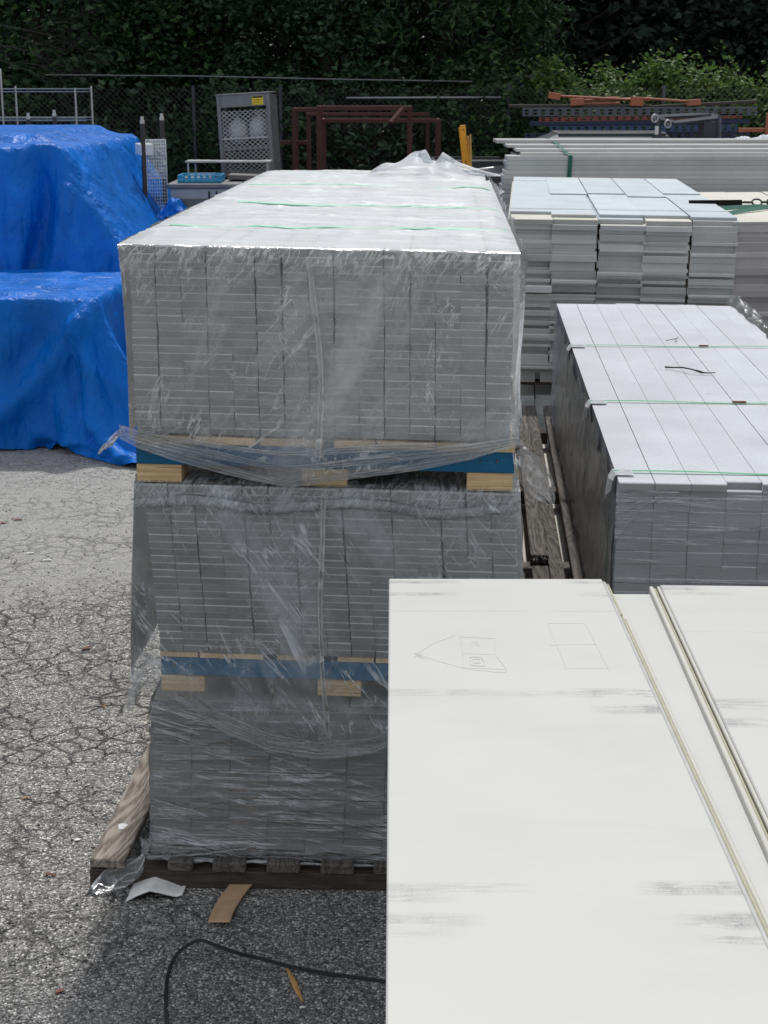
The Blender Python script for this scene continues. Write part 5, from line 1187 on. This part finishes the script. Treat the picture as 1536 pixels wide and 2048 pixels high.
# ================= fence =================
fe = empty('chain_link_fence', (0, 23.6, 0), 0, 'tall chain link fence with a shiny top rail before the dark trees', 'fence')
m_ = MB(); a = at(90, 149, 23.6); b = at(945, 163, 23.6); m_.tube([(a.x, 0, a.z-.004), (at(380, 153, 23.6).x, 0, at(380, 152, 23.6).z), (at(690, 159, 23.6).x, 0, at(690, 159, 23.6).z), (b.x, 0, b.z)], .011, 8); m_.build('top_rail', M['steel'], fe, smooth=True)
a = at(692, 196, 23.5); b = at(1003, 195, 23.5); MB().tube([(a.x, -.03, a.z), (b.x, -.03, b.z)], .018, 8).build('brace_rail', M['galv'], fe, smooth=True)
for px in (-80, 385, 560, 1018, 1330, 1700):
    x = at(px, 160, 23.6).x; MB().tube([(x, .05, 0), (x, .05, 2.93)], .028, 8).build('post', M['dark'], fe, smooth=True)
mb = MB(); sp = .085; x0, x1, zt2 = -6.0, 6.5, 2.9
k = x0-zt2
while k < x1:
    for sg in (1, -1):
        p0 = Vector((k, 0, 0)) if sg > 0 else Vector((k, .004, zt2)); p1 = Vector((k+zt2, 0, zt2)) if sg > 0 else Vector((k+zt2, .004, 0))
        a, b = (p0, p1); 
        if a.x < x0: a = a+(b-a)*((x0-a.x)/(b.x-a.x))
        if b.x > x1: b = a+(b-a)*((x1-a.x)/(b.x-a.x))
        if (b-a).length > .05: mb.tube([a, b], .0024, 3, False)
    k += sp
mb.build('mesh', M['steel'], fe)
# ================= vegetation =================
def leaves(n, cen, rad, size, seed, clumps=90, sig=.28, up=.3, droop=0.0, elong=1.7, shell=.55):
    r = np.random.default_rng(seed); cen = np.array(cen); rad = np.array(rad)
    d = r.normal(size=(clumps, 3)); d /= np.linalg.norm(d, axis=1, keepdims=True); rr_ = (shell+(1-shell)*r.random((clumps, 1))**.6)
    cc = cen+d*rad*rr_*(.85+.3*r.random((clumps, 1))); k = r.integers(0, clumps, n); cs = sig*(.6+.8*r.random(clumps))
    p = cc[k]+r.normal(size=(n, 3))*cs[k][:, None]*np.array([1, 1, .7])
    p[:, 2] = np.maximum(p[:, 2], .05)
    s = size*(.6+.8*r.random(n)); a = r.normal(size=(n, 3)); a[:, 2] = a[:, 2]*.5-droop; a /= np.linalg.norm(a, axis=1, keepdims=True)
    nn = r.normal(size=(n, 3))*.8+np.array([0, -.25, up+.5]); b = np.cross(nn, a); b /= np.linalg.norm(b, axis=1, keepdims=True)+1e-9
    c = np.cross(a, b)
    sa = s[:, None]*a; sb = s[:, None]*b/elong*.55; sc = s[:, None]*c*.12
    V = np.stack([p-sa*.5, p-sa*.05+sb+sc, p+sa*.55, p-sa*.05-sb+sc], 1)
    V = V.reshape(-1, 3); i = 4*np.arange(n)[:, None]
    T = np.concatenate([i+np.array([[0, 1, 2]]), i+np.array([[0, 2, 3]])], 1).reshape(-1, 3)
    return V, T
def tree(label, x, y, cz, rad, n, leaf, mat, seed, clumps=110, sig=.3, name='leafy_tree', cat='tree', trunk=True, group=None, **k):
    e = empty(name, (x, y, 0), 0, label, cat, group)
    V, T = leaves(n, (0, 0, cz), rad, leaf, seed, clumps, sig, **k); mk('crown' if trunk else 'foliage', npmesh('crown', V, T), M[mat], e)
    r = random.Random(seed); mb = MB()
    if trunk:
        top = cz+rad[2]*.5; mb.tube([(0, 0, 0), (.05, .02, top*.3), (-.04, .05, top*.6), (.1, 0, top)], [.20, .16, .11, .04], 10)
        for q in range(9):
            z = top*(.25+.07*q); a = r.random()*6.28; l = rad[0]*(.5+.3*r.random()); mb.tube([(0, 0, z), (l*.5*cos(a), l*.5*sin(a), z+.3), (l*cos(a), l*sin(a), z+.7)], [.07, .04, .012], 6)
        mb.build('trunk', M['bark'], e, smooth=True)
    else:
        for q in range(7):
            a = r.random()*6.28; l = rad[0]*.7*r.random(); mb.tube([(l*.3*cos(a), l*.3*sin(a), 0), (l*.7*cos(a), l*.5*sin(a), cz), (l*cos(a), l*.7*sin(a), cz+rad[2]*.6)], [.02, .013, .005], 5)
        mb.build('stem', M['bark'], e)
G1 = 'trees right behind the fence'
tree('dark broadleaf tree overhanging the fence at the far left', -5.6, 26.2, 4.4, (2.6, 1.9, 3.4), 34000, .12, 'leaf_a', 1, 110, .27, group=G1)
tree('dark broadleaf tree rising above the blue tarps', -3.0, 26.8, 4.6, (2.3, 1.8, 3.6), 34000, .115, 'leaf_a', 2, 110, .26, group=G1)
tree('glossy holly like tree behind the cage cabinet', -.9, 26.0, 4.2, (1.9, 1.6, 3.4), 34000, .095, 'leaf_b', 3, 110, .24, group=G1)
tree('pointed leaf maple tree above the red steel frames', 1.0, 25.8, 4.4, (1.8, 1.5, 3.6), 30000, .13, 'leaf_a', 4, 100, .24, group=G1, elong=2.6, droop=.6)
UG = 'dark undergrowth along the fence'
for k, (x, y, cz, rx, n, lab) in enumerate(((-6.0, 25.0, 1.3, 1.6, 7000, 'dark bush at the foot of the fence beyond the wire shelving'), (-3.9, 25.0, 1.4, 1.5, 7000, 'dark bush at the foot of the fence behind the blue tarps'), (-2.0, 24.9, 1.3, 1.4, 7000, 'dark bush at the foot of the fence left of the cage cabinet'), (-.2, 24.8, 1.4, 1.4, 8000, 'dark bush at the fence behind the red frames'), (1.6, 24.8, 1.5, 1.2, 8000, 'dark bush at the fence behind the yellow uprights'))):
    tree(lab, x, y-.75, cz+.25, (rx, .75, 1.45), int(n*.55), .11, 'leaf_b' if k % 2 else 'leaf_a', 20+k, 60, .28, 'dark_bush', 'bush', False, UG)
VG = 'leafy vines mounded over the fence at the right'
for k, (x, cz, rx, rz, n, lab) in enumerate(((2.55, 1.75, .75, 1.30, 9000, 'tall clump of vine leaves right of the trees, at the fence end'), (3.55, 1.70, .75, 1.32, 9000, 'rounded vine mound on the fence above the orange brackets'), (4.45, 1.80, .65, 1.38, 9000, 'highest bright vine mound on the fence right of centre'), (5.35, 1.68, .75, 1.30, 9000, 'vine mound on the fence near the right picture edge'), (6.4, 1.75, .9, 1.35, 8000, 'last vine mound at the right picture edge'))):
    tree(lab, x, 24.35+.1*(k % 2), cz+.08, (rx*1.1, .55, rz), int(n*2.6), .075, 'leaf_c', 40+k, 80, .15, 'vine_mound', 'vine', False, VG, elong=1.3, up=.8)
mb = MB(); r = random.Random(3)
for i in range(5):
    p0 = at(1462, 150, 24.2); mb.tube([p0+Vector((-.1+.05*i, 0, -.3)), p0+Vector((-.12+.06*i, 0, .05)), p0+Vector((-.2+.1*i, 0, .22))], .006, 4)
V, T = leaves(60, tuple(at(1460, 132, 24.2)), (.14, .06, .12), .07, 77, 12, .03); tg = empty('vine_shoot', (0, 0, 0), 0, 'pale upright vine shoot above the hedge near the right', 'vine'); mb.build('stem', M['bark'], tg); mk('foliage', npmesh('f', V, T), M['leaf_c'], tg)
FG = 'far dark trees beyond the vines'
for k, (x, y, cz, rx, rz, lab) in enumerate(((3.4, 33, 5.0, 2.6, 4.2, 'far dark conifer left of centre beyond the vines'), (6.4, 34, 5.5, 2.8, 4.8, 'far dark conifer beyond the vines at the right'), (9.3, 35, 5.0, 2.6, 4.5, 'far dark tree at the right picture edge'), (.6, 35, 5.6, 2.8, 4.6, 'far dark tree behind the pointed leaf maple'), (-2.6, 34, 5.4, 2.8, 4.8, 'far dark tree behind the holly like tree'), (-5.8, 34, 5.4, 2.9, 4.8, 'far dark tree behind the leftmost tree'), (-9, 35, 5.4, 2.9, 4.8, 'far dark tree beyond the left picture edge'))):
    tree(lab, x, y, cz, (rx, 2.0, rz), 16000, .20, 'leaf_d', 60+k, 170, .42, 'far_tree', 'tree', True, FG, up=.2)
# bare twiggy shrub at the left
mb = MB(); r = random.Random(12)
def branch(p, d, l, rad, lv):
    q = p+d*l; mid = p+d*l*.5+Vector((r.uniform(-.05, .05), 0, r.uniform(-.04, .04))); mb.tube([p, mid, q], [rad, rad*.8, rad*.6], 4)
    if lv > 0:
        for _ in range(3):
            dd = (d+Vector((r.uniform(-.6, .6), r.uniform(-.2, .2), r.uniform(-.55, .45)))).normalized(); branch(q if _ else mid, dd, l*.68, rad*.55, lv-1)
p0 = at(-40, 60, 23.0); e = empty('bare_branch', p0, 0, 'bare grey branches hanging in front of the dark trees at the left', 'branch')
for k in range(3): branch(Vector((0, 0, -.2*k+.1)), Vector((1, 0, -.15-.12*k)).normalized(), .72, .009, 4)
mb.build('limb', m_plain('grey_bark', (.045, .043, .04), .9), e)
